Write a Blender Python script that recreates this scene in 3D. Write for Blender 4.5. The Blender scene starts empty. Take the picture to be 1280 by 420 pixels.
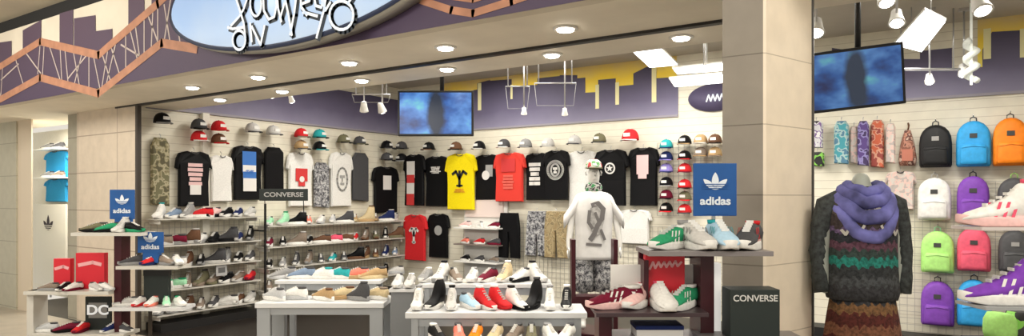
import bpy, bmesh, math, random
from mathutils import Vector, Matrix
random.seed(7)
PI = math.pi
scene = bpy.context.scene
COL = scene.collection
# ------------------------------------------------------------------ camera model
F = 848.0; CX = 640.0; HY = 246.0; EYE = 1.70
SN, CS = 0.555, 0.832
TH = math.atan2(SN, CS)                    # the camera looks this far left of the shop's depth axis
def ray(px, py):
    a = (px-CX)/F
    return Vector((CS*a-SN, SN*a+CS, (HY-py)/F))
def atd(px, py, d):
    r = ray(px, py)*d; return Vector((r.x, r.y, r.z+EYE))
def atY(px, py, Y):
    r = ray(px, py); return atd(px, py, Y/r.y)
def atX(px, py, X):
    r = ray(px, py); return atd(px, py, X/r.x)
def atH(px, py, h):
    r = ray(px, py); return atd(px, py, (h-EYE)/r.z)
# ------------------------------------------------------------------ key planes
YB = 9.3      # back wall
XL = -8.7     # left wall
YG = 4.41     # gate track line
YF = 3.52     # fascia
SOF = EYE+1.143   # soffit height
CEIL = EYE+2.0
XR = 3.2
# ------------------------------------------------------------------ materials
MATS = {}
def mat(name, col=(.8,.8,.8), rough=.6, metal=0, emit=0, noise=.0, nscale=30, spec=.4, bump=0):
    if name in MATS: return MATS[name]
    m = bpy.data.materials.new(name); m.use_nodes = True
    nt = m.node_tree; b = nt.nodes['Principled BSDF']
    c = (*col, 1)
    b.inputs['Base Color'].default_value = c
    b.inputs['Roughness'].default_value = rough
    b.inputs['Metallic'].default_value = metal
    b.inputs['Specular IOR Level'].default_value = spec
    if emit:
        b.inputs['Emission Color'].default_value = c
        b.inputs['Emission Strength'].default_value = emit
    if noise or bump:
        tc = nt.nodes.new('ShaderNodeTexCoord')
        n = nt.nodes.new('ShaderNodeTexNoise'); n.inputs['Scale'].default_value = nscale
        n.inputs['Detail'].default_value = 3
        nt.links.new(tc.outputs['Object'], n.inputs['Vector'])
        if noise:
            r = nt.nodes.new('ShaderNodeValToRGB')
            r.color_ramp.elements[0].position = .3; r.color_ramp.elements[1].position = .7
            r.color_ramp.elements[0].color = (*[x*(1-noise) for x in col], 1)
            r.color_ramp.elements[1].color = (*[min(1, x*(1+noise)) for x in col], 1)
            nt.links.new(n.outputs['Fac'], r.inputs['Fac'])
            nt.links.new(r.outputs['Color'], b.inputs['Base Color'])
        if bump:
            bp = nt.nodes.new('ShaderNodeBump'); bp.inputs['Strength'].default_value = bump
            bp.inputs['Distance'].default_value = .01
            nt.links.new(n.outputs['Fac'], bp.inputs['Height']); nt.links.new(bp.outputs['Normal'], b.inputs['Normal'])
    MATS[name] = m
    return m
def line_mat(name, col, line, z0, dz, width, axis2=None, rough=.6, noise=.06):
    """stone or slatted surface with level joints every dz (and optional upright joints)"""
    m = bpy.data.materials.new(name); m.use_nodes = True
    nt = m.node_tree; b = nt.nodes['Principled BSDF']; N = nt.nodes.new; L = nt.links.new
    g = N('ShaderNodeNewGeometry'); s = N('ShaderNodeSeparateXYZ'); L(g.outputs['Position'], s.inputs[0])
    def joint(sock, o, d, w):
        a = N('ShaderNodeMath'); a.operation = 'SUBTRACT'; L(sock, a.inputs[0]); a.inputs[1].default_value = o
        q = N('ShaderNodeMath'); q.operation = 'DIVIDE'; L(a.outputs[0], q.inputs[0]); q.inputs[1].default_value = d
        f = N('ShaderNodeMath'); f.operation = 'FRACT'; L(q.outputs[0], f.inputs[0])
        l = N('ShaderNodeMath'); l.operation = 'LESS_THAN'; L(f.outputs[0], l.inputs[0]); l.inputs[1].default_value = w/d
        return l.outputs[0]
    j = joint(s.outputs[2], z0, dz, width)
    if axis2:
        ax, o, d = axis2
        k = joint(s.outputs[ax], o, d, width)
        mx = N('ShaderNodeMath'); mx.operation = 'MAXIMUM'; L(j, mx.inputs[0]); L(k, mx.inputs[1]); j = mx.outputs[0]
    n = N('ShaderNodeTexNoise'); n.inputs['Scale'].default_value = 9; n.inputs['Detail'].default_value = 5
    L(g.outputs['Position'], n.inputs['Vector'])
    r = N('ShaderNodeValToRGB')
    r.color_ramp.elements[0].position = .3; r.color_ramp.elements[1].position = .7
    r.color_ramp.elements[0].color = (*[x*(1-noise) for x in col], 1)
    r.color_ramp.elements[1].color = (*[min(1, x*(1+noise)) for x in col], 1)
    L(n.outputs['Fac'], r.inputs['Fac'])
    mix = N('ShaderNodeMix'); mix.data_type = 'RGBA'
    L(j, mix.inputs['Factor']); L(r.outputs['Color'], mix.inputs['A']); mix.inputs['B'].default_value = (*line, 1)
    L(mix.outputs['Result'], b.inputs['Base Color']); b.inputs['Roughness'].default_value = rough
    return m
def ramp_mat(name, stops, z0, z1, rough=.6, noise=0, emit=0):
    """colour graded by height"""
    m = bpy.data.materials.new(name); m.use_nodes = True
    nt = m.node_tree; b = nt.nodes['Principled BSDF']; N = nt.nodes.new; L = nt.links.new
    g = N('ShaderNodeNewGeometry'); s = N('ShaderNodeSeparateXYZ'); L(g.outputs['Position'], s.inputs[0])
    mr = N('ShaderNodeMapRange'); L(s.outputs[2], mr.inputs[0]); mr.inputs[1].default_value = z0; mr.inputs[2].default_value = z1
    fac = mr.outputs[0]
    if noise:
        n = N('ShaderNodeTexNoise'); n.inputs['Scale'].default_value = 2.5; L(g.outputs['Position'], n.inputs['Vector'])
        a = N('ShaderNodeMath'); a.operation = 'MULTIPLY_ADD'; L(n.outputs['Fac'], a.inputs[0]); a.inputs[1].default_value = noise; a.inputs[2].default_value = -noise/2
        ad = N('ShaderNodeMath'); ad.operation = 'ADD'; L(fac, ad.inputs[0]); L(a.outputs[0], ad.inputs[1]); fac = ad.outputs[0]
    r = N('ShaderNodeValToRGB'); cr = r.color_ramp
    while len(cr.elements) < len(stops): cr.elements.new(.5)
    for e, (p, c) in zip(cr.elements, stops): e.position = p; e.color = (*c, 1)
    L(fac, r.inputs['Fac']); L(r.outputs['Color'], b.inputs['Base Color']); b.inputs['Roughness'].default_value = rough
    if emit: L(r.outputs['Color'], b.inputs['Emission Color']); b.inputs['Emission Strength'].default_value = emit
    return m
def blotch_mat(name, cols, scale=14, kind='noise', rough=.8):
    """camouflage and busy printed cloth"""
    if name in MATS: return MATS[name]
    m = bpy.data.materials.new(name); m.use_nodes = True
    nt = m.node_tree; b = nt.nodes['Principled BSDF']; N = nt.nodes.new; L = nt.links.new
    tc = N('ShaderNodeTexCoord')
    if kind == 'noise':
        n = N('ShaderNodeTexNoise'); n.inputs['Scale'].default_value = scale; n.inputs['Detail'].default_value = 1.5; out = n.outputs['Fac']
    else:
        n = N('ShaderNodeTexVoronoi'); n.inputs['Scale'].default_value = scale
        sx = N('ShaderNodeSeparateXYZ'); L(n.outputs['Color'], sx.inputs[0]); out = sx.outputs[0]
    L(tc.outputs['Object'], n.inputs['Vector'])
    r = N('ShaderNodeValToRGB'); cr = r.color_ramp; cr.interpolation = 'CONSTANT'
    while len(cr.elements) < len(cols): cr.elements.new(.5)
    lo, hi = (.36, .64) if kind == 'noise' else (0, 1)
    for i, (e, c) in enumerate(zip(cr.elements, cols)):
        e.position = 0 if i == 0 else lo+(hi-lo)*i/len(cols); e.color = (*c, 1)
    L(out, r.inputs['Fac']); L(r.outputs['Color'], b.inputs['Base Color']); b.inputs['Roughness'].default_value = rough
    MATS[name] = m
    return m
C = dict(
 white=(.78,.77,.74), cream=(.74,.66,.53), black=(.006,.006,.007), dark=(.035,.033,.035), charcoal=(.07,.07,.075), grey=(.28,.28,.28),
 silver=(.52,.53,.54), lightgrey=(.55,.54,.52), red=(.62,.025,.03), darkred=(.10,.006,.012), coral=(.85,.22,.16), pink=(.75,.10,.17), palepink=(.80,.52,.50),
 mint=(.36,.72,.46), green=(.03,.30,.14), lime=(.42,.78,.22), teal=(.03,.36,.38), blue=(.02,.10,.42), skyblue=(.03,.34,.72), paleblue=(.42,.62,.78),
 navy=(.015,.025,.10), purple=(.20,.055,.42), violet=(.28,.24,.60), brown=(.14,.07,.04), tan=(.45,.30,.15), taupe=(.24,.19,.15), olive=(.16,.15,.09),
 yellow=(.90,.72,.01), sand=(.62,.50,.30), orange=(.95,.24,.01), maroon=(.16,.01,.03), bluegrey=(.20,.27,.38))
def cm(n, rough=.7, noise=.08): return mat('dyed_'+n, C[n], rough, noise=noise, nscale=60, spec=.12)
M_white = mat('white_paint', (.80,.79,.76), .45)
M_steel = mat('brushed_steel', (.55,.55,.56), .3, .8)
M_chrome = mat('chrome', (.7,.7,.7), .2, 1)
M_black = mat('black_plastic', (.012,.012,.013), .4)
M_redframe = mat('dark_red_laminate', (.045,.004,.009), .35, noise=.15, nscale=8)
M_lens = mat('lamp_lens', (1,.93,.80), .5, emit=26)
M_tube = mat('fluorescent_diffuser', (1,.98,.94), .5, emit=7)
# ------------------------------------------------------------------ mesh helpers
def box(bm, x0, x1, y0, y1, z0, z1, mi=0, bev=0):
    vs = [bm.verts.new((x, y, z)) for z in (z0, z1) for y in (y0, y1) for x in (x0, x1)]
    fs = []
    for q in ((0,2,3,1),(4,5,7,6),(0,1,5,4),(2,6,7,3),(0,4,6,2),(1,3,7,5)):
        f = bm.faces.new([vs[i] for i in q]); f.material_index = mi; fs.append(f)
    if bev:
        es = list({e for f in fs for e in f.edges})
        r = bmesh.ops.bevel(bm, geom=es, offset=bev, segments=2, profile=.6, affect='EDGES')
        for f in r['faces']: f.material_index = mi
def loft(bm, rings, mi=0, close=True, cap=True):
    R = [[bm.verts.new(p) for p in r] for r in rings]
    n = len(R[0])
    for a, b in zip(R[:-1], R[1:]):
        for i in range(n if close else n-1):
            j = (i+1) % n
            try: f = bm.faces.new((a[i], a[j], b[j], b[i])); f.material_index = mi; f.smooth = True
            except ValueError: pass
    if cap and close:
        for r in (R[0][::-1], R[-1]):
            f = bm.faces.new(r); f.material_index = mi; f.smooth = True
    return R
def tube(bm, pts, r, seg=8, mi=0, closed=False):
    pts = [Vector(p) for p in pts]; rings = []
    rr = r if isinstance(r, (list, tuple)) else [r]*len(pts)
    up = Vector((0,0,1))
    for i, p in enumerate(pts):
        if closed: t = pts[(i+1) % len(pts)]-pts[i-1]
        else: t = pts[min(i+1, len(pts)-1)]-pts[max(i-1, 0)]
        t.normalize()
        a = t.cross(up)
        if a.length < .05: a = t.cross(Vector((1,0,0)))
        a.normalize(); b = a.cross(t)
        rings.append([p+a*(math.cos(2*PI*k/seg)*rr[i])+b*(math.sin(2*PI*k/seg)*rr[i]) for k in range(seg)])
    if closed: rings.append(rings[0])
    loft(bm, rings, mi, cap=not closed)
def lathe(bm, prof, seg=16, c=(0,0,0), mi=0, axis='z'):
    rings = []
    for r, z in prof:
        rg = []
        for k in range(seg):
            a = 2*PI*k/seg
            x, y, w = r*math.cos(a), r*math.sin(a), z
            if axis == 'y': x, y, w = x, z, y
            rg.append((c[0]+x, c[1]+y, c[2]+w))
        rings.append(rg)
    loft(bm, rings, mi)
def ell(cx, cy, z, a, b, n=14, p=1.0, ph=0):
    out = []
    for k in range(n):
        t = 2*PI*k/n+ph; c, s = math.cos(t), math.sin(t)
        out.append((cx+a*math.copysign(abs(c)**p, c), cy+b*math.copysign(abs(s)**p, s), z))
    return out
def slab(bm, pts, y0, y1, mi=0, bulge=0, ins=0):
    """upright flat shape: outline in x,z, front at y0, back at y1"""
    f = bm.faces.new([bm.verts.new((x, y0, z)) for x, z in pts])
    if f.normal.length == 0: f.normal_update()
    f.normal_update()
    if f.normal.y > 0: f.normal_flip()
    r = bmesh.ops.extrude_face_region(bm, geom=[f])
    for v in [g for g in r['geom'] if isinstance(g, bmesh.types.BMVert)]: v.co.y = y1
    f.material_index = mi
    return f
def ribbon(bm, pts, w, y, mi=0):
    """painted or cut-out stroke lying in an upright plane"""
    for (x0, z0), (x1, z1) in zip(pts[:-1], pts[1:]):
        d = Vector((x1-x0, z1-z0))
        if d.length < 1e-6: continue
        d.normalize(); n = Vector((-d.y, d.x))*w/2; e = d*w*.25
        f = bm.faces.new([bm.verts.new((a, y, b)) for a, b in ((x0+n.x-e.x, z0+n.y-e.y), (x0-n.x-e.x, z0-n.y-e.y), (x1-n.x+e.x, z1-n.y+e.y), (x1+n.x+e.x, z1+n.y+e.y))])
        f.material_index = mi
def obj(name, bm, mats, parent=None, smooth=None, fix=True, data=None):
    if data is None:
        if fix: bmesh.ops.recalc_face_normals(bm, faces=bm.faces)
        me = bpy.data.meshes.new(name); bm.to_mesh(me); bm.free()
        for m in (mats if isinstance(mats, (list, tuple)) else [mats]): me.materials.append(m)
        if smooth is not None:
            for p in me.polygons: p.use_smooth = smooth
    else: me = data
    o = bpy.data.objects.new(name, me); COL.objects.link(o)
    if parent: o.parent = parent
    return o
def B(): return bmesh.new()
LABELS = {}
def tag(o, label, cat, group=None):
    n = LABELS.get(label, 0); LABELS[label] = n+1
    o['label'] = label; o['category'] = cat
    if group: o['group'] = group
    return o
def thing(name, label, cat, loc=(0,0,0), rz=0, group=None):
    o = bpy.data.objects.new(name, None); COL.objects.link(o); o.empty_display_size = .05
    o.location = loc; o.rotation_euler = (0, 0, rz)
    return tag(o, label, cat, group)
def struct(name, bm, m, smooth=None):
    o = obj(name, bm, m, None, smooth); o['kind'] = 'structure'; return o
def bpart(name, m, parent, *a, bev=0):
    bm = B(); box(bm, *a, bev=bev); return obj(name, bm, m, parent)
def text_mesh(s, size, sx=1.0, bold=.0):
    cu = bpy.data.curves.new('t', 'FONT'); cu.body = s; cu.size = size; cu.align_x = 'CENTER'; cu.align_y = 'CENTER'
    cu.extrude = .0008; cu.offset = bold
    o = bpy.data.objects.new('t', cu); COL.objects.link(o)
    dg = bpy.context.evaluated_depsgraph_get(); dg.update()
    me = bpy.data.meshes.new_from_object(o.evaluated_get(dg))
    bpy.data.objects.remove(o); bpy.data.curves.remove(cu)
    me.transform(Matrix.Rotation(PI/2, 4, 'X') @ Matrix.Diagonal((sx, 1, 1, 1)))
    return me
def lettering(s, size, m, parent, loc, sx=1.0, bold=.0, name='lettering'):
    me = text_mesh(s, size, sx, bold); me.materials.clear(); me.materials.append(m)
    o = bpy.data.objects.new(name, me); COL.objects.link(o); o.parent = parent; o.location = loc
    return o
ORD = ['first','second','third','fourth','fifth','sixth','seventh','eighth','ninth','tenth','eleventh','twelfth','thirteenth','fourteenth']

# ================================================================== SETTING
M_wall = line_mat('cream_slatwall', (.76,.72,.60), (.56,.51,.41), 0, .10, .007, rough=.5, noise=.04)
M_plain = mat('cream_plaster', (.72,.66,.55), .7, noise=.04, nscale=4)
M_soffit = mat('soffit_plaster', (.80,.74,.62), .7, noise=.05, nscale=3)
M_ceil = mat('shop_ceiling_paint', (.55,.51,.43), .8, noise=.05, nscale=3)
M_mall = mat('mall_ceiling_paint', (.52,.47,.36), .8, noise=.05, nscale=2)
M_floor = mat('dark_wood_floor', (.016,.012,.010), .35, noise=.3, nscale=6)
M_mfloor = mat('mall_stone_floor', (.45,.40,.33), .3, noise=.1, nscale=5)
bm = B(); box(bm, -12.6, XR+.1, YG, YB+.1, -.1, 0); struct('floor', bm, M_floor)
bm = B(); box(bm, -14, XR+3, -3.5, YG, -.1, 0); struct('floor_mall', bm, M_mfloor)
bm = B(); box(bm, XL-.1, XR+.1, YB, YB+.12, 0, CEIL); struct('wall_back', bm, M_wall)
bm = B(); box(bm, XL-.12, XL, 5.05, YB, 0, CEIL); box(bm, XL-.12, XL, YG+.05, 5.05, 0, SOF); struct('wall_left', bm, M_wall)
bm = B(); box(bm, XR, XR+.12, 5.0, YB, 0, CEIL); box(bm, XR, XR+.12, YG, 5.0, 0, SOF); struct('wall_right', bm, M_wall)
bm = B(); box(bm, XL-.12, XR+.12, 5.0, YB+.12, CEIL, CEIL+.1); box(bm, -1.05, XR+.12, 4.40, 5.0, CEIL, CEIL+.1); struct('ceiling', bm, M_ceil)
bm = B(); box(bm, -14, -1.0, YF+.1, 5.0, SOF, SOF+.1); box(bm, -1.0, XR+3, YF+.1, 4.45, SOF, SOF+.1); box(bm, XL-.12, -1.0, 4.95, 5.05, SOF+.1, CEIL+.05); box(bm, -1.05, -1.0, 4.45, 5.0, SOF+.1, CEIL+.05); box(bm, -1.0, XR+.12, 4.40, 4.45, SOF+.1, CEIL+.05); struct('ceiling_soffit', bm, M_soffit)
bm = B(); box(bm, -14, XR+3, -3.5, YF+.1, EYE+2.19, EYE+2.29); struct('ceiling_mall', bm, M_mall)
bm = B(); box(bm, -14, XR+3, YF, YF+.1, SOF, EYE+2.05); struct('wall_fascia', bm, mat('fascia_cream', (.66,.60,.49), .7, noise=.05, nscale=3))
bm = B(); box(bm, -14, XR+3, YF+.01, YF+.09, EYE+2.05, EYE+2.19); struct('trim_shadow_gap', bm, mat('shadow_gap_black', (.01,.01,.01), .8))
bm = B(); box(bm, -9.0, -.95, YG-.03, YG+.03, SOF-.02, SOF); struct('trim_gate_track', bm, mat('track_black', (.015,.012,.01), .5))
# left pillar: broad stone pilaster and its narrower darker return
p0 = atY(98, 0, YG).x; p1 = atY(171, 0, YG).x; pm = atY(82, 0, YG).x
zj = atY(135, 168, YG).z; dz = zj-atY(135, 216, YG).z
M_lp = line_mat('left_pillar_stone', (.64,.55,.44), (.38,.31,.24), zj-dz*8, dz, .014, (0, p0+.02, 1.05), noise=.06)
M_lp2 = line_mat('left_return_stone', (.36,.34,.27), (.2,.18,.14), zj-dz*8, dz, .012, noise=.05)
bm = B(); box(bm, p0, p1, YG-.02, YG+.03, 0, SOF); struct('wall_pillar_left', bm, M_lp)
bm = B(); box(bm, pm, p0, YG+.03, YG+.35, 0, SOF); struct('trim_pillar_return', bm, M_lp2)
bm = B(); box(bm, p1, p1+.05, YG-.02, YG+.03, 0, SOF); struct('trim_left_jamb', bm, mat('bronze_jamb', (.04,.03,.022), .4))
q0 = atY(42, 0, YG).x; q1 = atY(25, 0, YG).x
M_lw = line_mat('far_left_stone', (.50,.48,.38), (.34,.32,.25), zj-dz*8, dz, .012, noise=.05)
bm = B(); box(bm, -14, q1, YG-.05, YG-.01, 0, SOF); struct('wall_front_left', bm, M_lw)
bm = B(); box(bm, q1, q0, YG-.03, YG-.01, 0, SOF); struct('trim_left_frame', bm, mat('cream_frame', (.72,.62,.48), .5))
# display niche behind the small left window
bm = B(); box(bm, -14, p1-.1, 5.35, 5.45, 0, SOF); struct('wall_niche', bm, mat('niche_white', (.80,.77,.68), .6, noise=.03))
# right column with one face square to the shop front and one turned inward
c0 = atY(903, 0, 3.44); c1 = atY(957, 0, 3.44)
d = Vector((.303, .953)); s_ = .444
c2 = Vector((c1.x+d.x*s_, c1.y+d.y*s_))
zc = atY(930, 157, 3.44).z; dzc = (zc-atY(930, 332, 3.44).z)/2
M_col = line_mat('right_column_stone_shaded', (.255,.225,.185), (.14,.12,.095), zc-dzc*6, dzc, .006, noise=.06)  # column stone darkened to stand for the face in shadow
M_col2 = line_mat('right_column_stone_lit', (.80,.70,.56), (.50,.42,.32), zc-dzc*6, dzc, .005, noise=.05)  # same stone in a brighter colour for the face that catches light
bm = B()
pts = [(c0.x, c0.y), (c1.x-.012, c1.y), (c1.x, c1.y+.01), (c2.x, c2.y), (c2.x-.05, c2.y+.1), (c0.x, c2.y+.1)]
loft(bm, [[(x, y, 0) for x, y in pts], [(x, y, EYE+2.19) for x, y in pts]])
for f in bm.faces: f.smooth = False
bmesh.ops.recalc_face_normals(bm, faces=bm.faces)
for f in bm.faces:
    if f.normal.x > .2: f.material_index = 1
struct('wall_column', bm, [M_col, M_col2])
bm = B(); box(bm, c2.x-.01, c2.x+.010, c2.y+.0, c2.y+.02, 0, SOF); struct('trim_right_jamb', bm, mat('dark_jamb', (.05,.045,.04), .4))

# ------------------------------------------------------------------ fascia painting
M_purp = ramp_mat('fascia_purple', [(0, (.060,.038,.080)), (1, (.085,.052,.085))], SOF, EYE+2.05, noise=.4)
M_terra = mat('terracotta_paint', (.42,.20,.12), .6, noise=.15, nscale=8)
M_pale = mat('pale_line_paint', (.50,.42,.38), .6)
def fx(pts): return [(atY(x, y, YF).x, atY(x, y, YF).z) for x, y in pts]
t = thing('skyline_mural', 'purple skyline and terracotta track painting on the outer fascia', 'mural', (0,0,0))
bm = B()
zb = SOF
def strip_poly(bm, top, y):
    """fill between a top line and the fascia's lower edge"""
    for (x0, z0), (x1, z1) in zip(top[:-1], top[1:]):
        bm.faces.new([bm.verts.new(p) for p in ((x0, y, zb), (x1, y, zb), (x1, y, z1), (x0, y, z0))])
strip_poly(bm, fx([(-60, 118), (0, 80), (51, 50), (124, 67), (198, 3), (215, -30)])+[(-4.6, EYE+1.45), (atY(640, 0, YF).x, EYE+1.40), (XR, EYE+1.40)], YF-.004)
def rect_px(bm, x0, x1, t0, t1, y=YF-.005):
    a = fx([(x0, t0), (x1, t1)]); b0 = fx([(x0, 80), (x1, 80)])
    bm.faces.new([bm.verts.new(p) for p in ((b0[0][0], y, b0[0][1]), (b0[1][0], y, b0[1][1]), (a[1][0], y, a[1][1]), (a[0][0], y, a[0][1]))])
for a in ((-20, 15, 56, 51), (29, 52, 38, 25), (75, 92, 17, 12), (93, 120, 23, 19), (120, 141, 39, 36), (161, 181, 0, -6), (190, 232, -5, -14)): rect_px(bm, *a)
obj('skyline', bm, M_purp, t)
bm = B()
up = [(-60, 122), (0, 84), (51, 52), (124, 69), (198, 5), (240, -35)]
lo = [(-60, 160), (0, 125), (51, 97), (124, 117), (203, 54), (246, 61)]
ribbon(bm, fx(up), .085, YF-.009); obj('track_rail', bm, M_terra, t); bm = B(); ribbon(bm, fx(lo), .085, YF-.009); obj('track_rail', bm, M_terra, t); bm = B()
ribbon(bm, fx([(500, -8), (525, 0), (565, 13), (592, 17), (640, 2), (680, -12)]), .05, YF-.009); obj('track_rail', bm, M_terra, t); bm = B()
ribbon(bm, fx([(525, -14), (565, -3), (592, 1), (640, -14)]), .03, YF-.009)
obj('track_rail', bm, M_terra, t)
for a, b in (((4,85),(2,118)),((20,73),(30,106)),((33,66),(52,92)),((51,55),(48,92)),((56,56),(54,94)),((76,60),(78,100)),((82,62),(86,104)),((110,68),(86,98)),
             ((112,70),(112,108)),((118,72),(126,112)),((146,52),(134,104)),((152,56),(182,74)),((181,20),(181,68)),((186,20),(198,52)),((198,12),(198,50)),((214,0),(206,52)),((218,0),(226,54)),((2,100),(24,80)),((-6,92),(2,122)),((62,56),(76,100)),((92,62),(100,106)),((104,64),(94,104)),((128,66),(140,104)),((136,60),(128,110)),((158,40),(158,84)),((170,32),(176,76)),((192,12),(190,58)),((206,6),(214,56)),((140,60),(150,92)),((164,40),(172,72))):
    bm = B(); ribbon(bm, fx([a, b]), .018, YF-.007); obj('track_strut', bm, M_pale, t)

# ------------------------------------------------------------------ oval shop sign
t = thing('store_sign', 'pale blue oval shop sign with scrawled white and black lettering on the fascia', 'sign', (0,0,0))
scx, scz, sa, sb = -4.35, EYE+1.63, 1.60, .475
def oval(a, b, y, n=64): return [(scx+a*math.cos(2*PI*k/n), y, scz+b*math.sin(2*PI*k/n)) for k in range(n)]
bm = B(); loft(bm, [oval(sa, sb, YF-.012), oval(sa+.015, sb+.015, YF-.10), oval(sa, sb, YF-.15)])
obj('sign_body', bm, mat('sign_rim_grey', (.30,.29,.26), .35, .3), t)
bm = B(); loft(bm, [oval(sa, sb, YF-.15), oval(sa, sb, YF-.155), oval(sa-.045, sb-.035, YF-.158)])
obj('sign_outline', bm, mat('sign_navy_outline', (.02,.03,.07), .4), t)
M_sf = ramp_mat('sign_face_blue', [(0, (.42,.52,.66)), (.5, (.30,.44,.68)), (1, (.25,.38,.66))], scz-sb, scz+sb, .35, noise=.5, emit=.55)  # emission added to lift the brightness of the face
bm = B(); loft(bm, [oval(sa-.045, sb-.035, YF-.158), oval(sa-.047, sb-.037, YF-.162)])
obj('sign_face', bm, M_sf, t)
YS = YF-.165
def sx(pts): return [(atY(x, y, YS).x, atY(x, y, YS).z) for x, y in pts]
def ring(cx, cy, rx, ry, n=18, a0=0, a1=2*PI): return [(cx+rx*math.cos(a0+(a1-a0)*k/n), cy+ry*math.sin(a0+(a1-a0)*k/n)) for k in range(n+1)]
strokes = [ring(300, 51, 8, 12), [(286,35),(292,37),(305,35)], [(290,33),(300,22),(306,12),(310,0),(312,-25)], [(308,48),(306,30),(300,10),(295,-5)],
  [(314,30),(316,53)], [(316,34),(327,57)], [(327,57),(332,33)], ring(321, 6, 7, 15), [(330,-12),(331,14),(337,25),(344,22),(347,8),(347,-14)], [(347,-10),(349,12),(353,28)],
  [(352,22),(357,4),(362,-14)], [(356,-8),(362,20),(366,45)], [(364,44),(369,18),(373,-14)], [(376,-12),(378,10),(385,20)], [(378,6),(388,2),(391,-10),(383,-20),(377,-10)],
  [(380,16),(398,21)], [(392,-12),(396,8),(403,10),(409,-8)], [(412,-22),(406,14),(397,48)], [(402,-6),(408,14),(414,4)], ring(428, 20, 15, 18), [(418,-12),(428,-20),(440,-14)], [(442,-4),(436,6)]]
bm = B()
for s in strokes: ribbon(bm, sx([(x+1.0, y+.8) for x, y in s]), .048, YS)
obj('letter_shadow', bm, mat('lettering_black', (.02,.03,.045), .5), t)
bm = B()
for s in strokes: ribbon(bm, sx([(x-.8, y-.8) for x, y in s]), .022, YS-.004)
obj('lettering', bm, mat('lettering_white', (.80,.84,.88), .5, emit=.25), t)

# ------------------------------------------------------------------ inner murals
zmb = EYE+1.165
M_mur = ramp_mat('mural_purple', [(0, (.24,.225,.33)), (.35, (.13,.115,.20)), (1, (.055,.045,.095))], zmb, zmb+.75, noise=.25)
M_yel = ramp_mat('mural_yellow', [(0, (.95,.80,.14)), (.6, (.95,.68,.05)), (1, (.75,.58,.25))], zmb+.3, CEIL, noise=.6)
def mural_back(name, label, xa, xb, sky, streaks, yel):
    t = thing(name, label, 'mural', (0,0,0))
    def W(px, py): p = atY(px, py, YB); return p.x, p.z
    bm = B()
    x0, x1 = W(xa, 0)[0], W(xb, 0)[0]
    ya, yb_ = W(yel[0], 0)[0], W(yel[1], 0)[0]
    box(bm, ya, yb_, YB-.006, YB-.001, zmb+.2, min(CEIL, W(yel[0], yel[2])[1])); obj('yellow_sky', bm, M_yel, t)
    bm = B(); pts = [W(*p) for p in sky]
    for (a, za), (b, z_b) in zip(pts[:-1], pts[1:]):
        if b-a < 1e-4: continue
        bm.faces.new([bm.verts.new(p) for p in ((a, YB-.010, zmb), (b, YB-.010, zmb), (b, YB-.010, min(z_b, CEIL)), (a, YB-.010, min(za, CEIL)))])
    obj('skyline', bm, M_mur, t)
    for (px, a, b, w) in streaks:
        bm = B()
        (x, z0), (_, z1) = W(px, b), W(px, a); box(bm, x-w/2, x+w/2, YB-.016, YB-.011, z0, min(z1, CEIL))
        obj('light_streak', bm, mat('streak_cream', (.85,.80,.45), .6), t)
    bm = B(); box(bm, x0, x1, YB-.025, YB, zmb-.03, zmb); obj('lower_rail', bm, mat('mural_rail', (.30,.28,.32), .5), t)
mural_back('skyline_mural', 'yellow and purple skyline painted high on the shop back wall', 500, 848,
  [(496,130),(560,118),(597,112),(597,104),(613,100),(613,101),(640,99),(640,108),(672,106),(672,98),(700,95),(700,94),(722,94),(722,98),(732,97),(732,116),(748,115),(748,100),(770,98),(770,108),(792,106),(792,92),(808,84),(820,82),(820,98),(848,96)],
  [(600,104,138,.07),(747,106,136,.06),(772,103,131,.06),(818,80,128,.07),(640,106,124,.04)], (555, 846, 62))
mural_back('skyline_mural', 'purple skyline with a yellow tower seen above the backpacks', 1040, 1330,
  [(1040,60),(1132,74),(1150,74),(1150,64),(1190,60),(1190,86),(1228,84),(1228,62),(1240,40),(1276,38),(1276,60),(1330,58)],
  [(1234,36,74,.07),(1279,36,72,.06)], (1222, 1330, 0))
# left wall mural
t = thing('skyline_mural', 'plain purple painted band along the top of the left shop wall', 'mural', (0,0,0))
bm = B(); box(bm, XL, XL+.008, YG+.2, YB-.02, zmb, SOF-.01); box(bm, XL, XL+.008, 5.06, YB-.02, SOF-.01, zmb+.62); obj('painted_band', bm, M_mur, t)
bm = B(); box(bm, XL, XL+.03, YG+.2, YB-.03, zmb-.03, zmb); obj('lower_rail', bm, mat('mural_rail'), t)
# purple half oval beyond the mural
p = atY(893, 122, YB); bm = B()
lathe(bm, [(.0, 0), (.01, 0)], 4); bm.free(); bm = B()
loft(bm, [[(p.x+.36*math.cos(2*PI*k/40), YB-y, p.z+.19*math.sin(2*PI*k/40)) for k in range(40)] for y in (0.0, .03)])
t = thing('wall_plaque', 'purple oval plaque high on the back wall beside the column', 'sign', (0,0,0))
obj('plaque_board', bm, mat('plaque_purple', (.10,.085,.16), .5), t)
bm = B(); ribbon(bm, [(p.x-.1+.03*k, p.z+(.04 if k % 2 else -.05)) for k in range(9)], .02, YB-.034); obj('lettering', bm, mat('lettering_white'), t)

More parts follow.
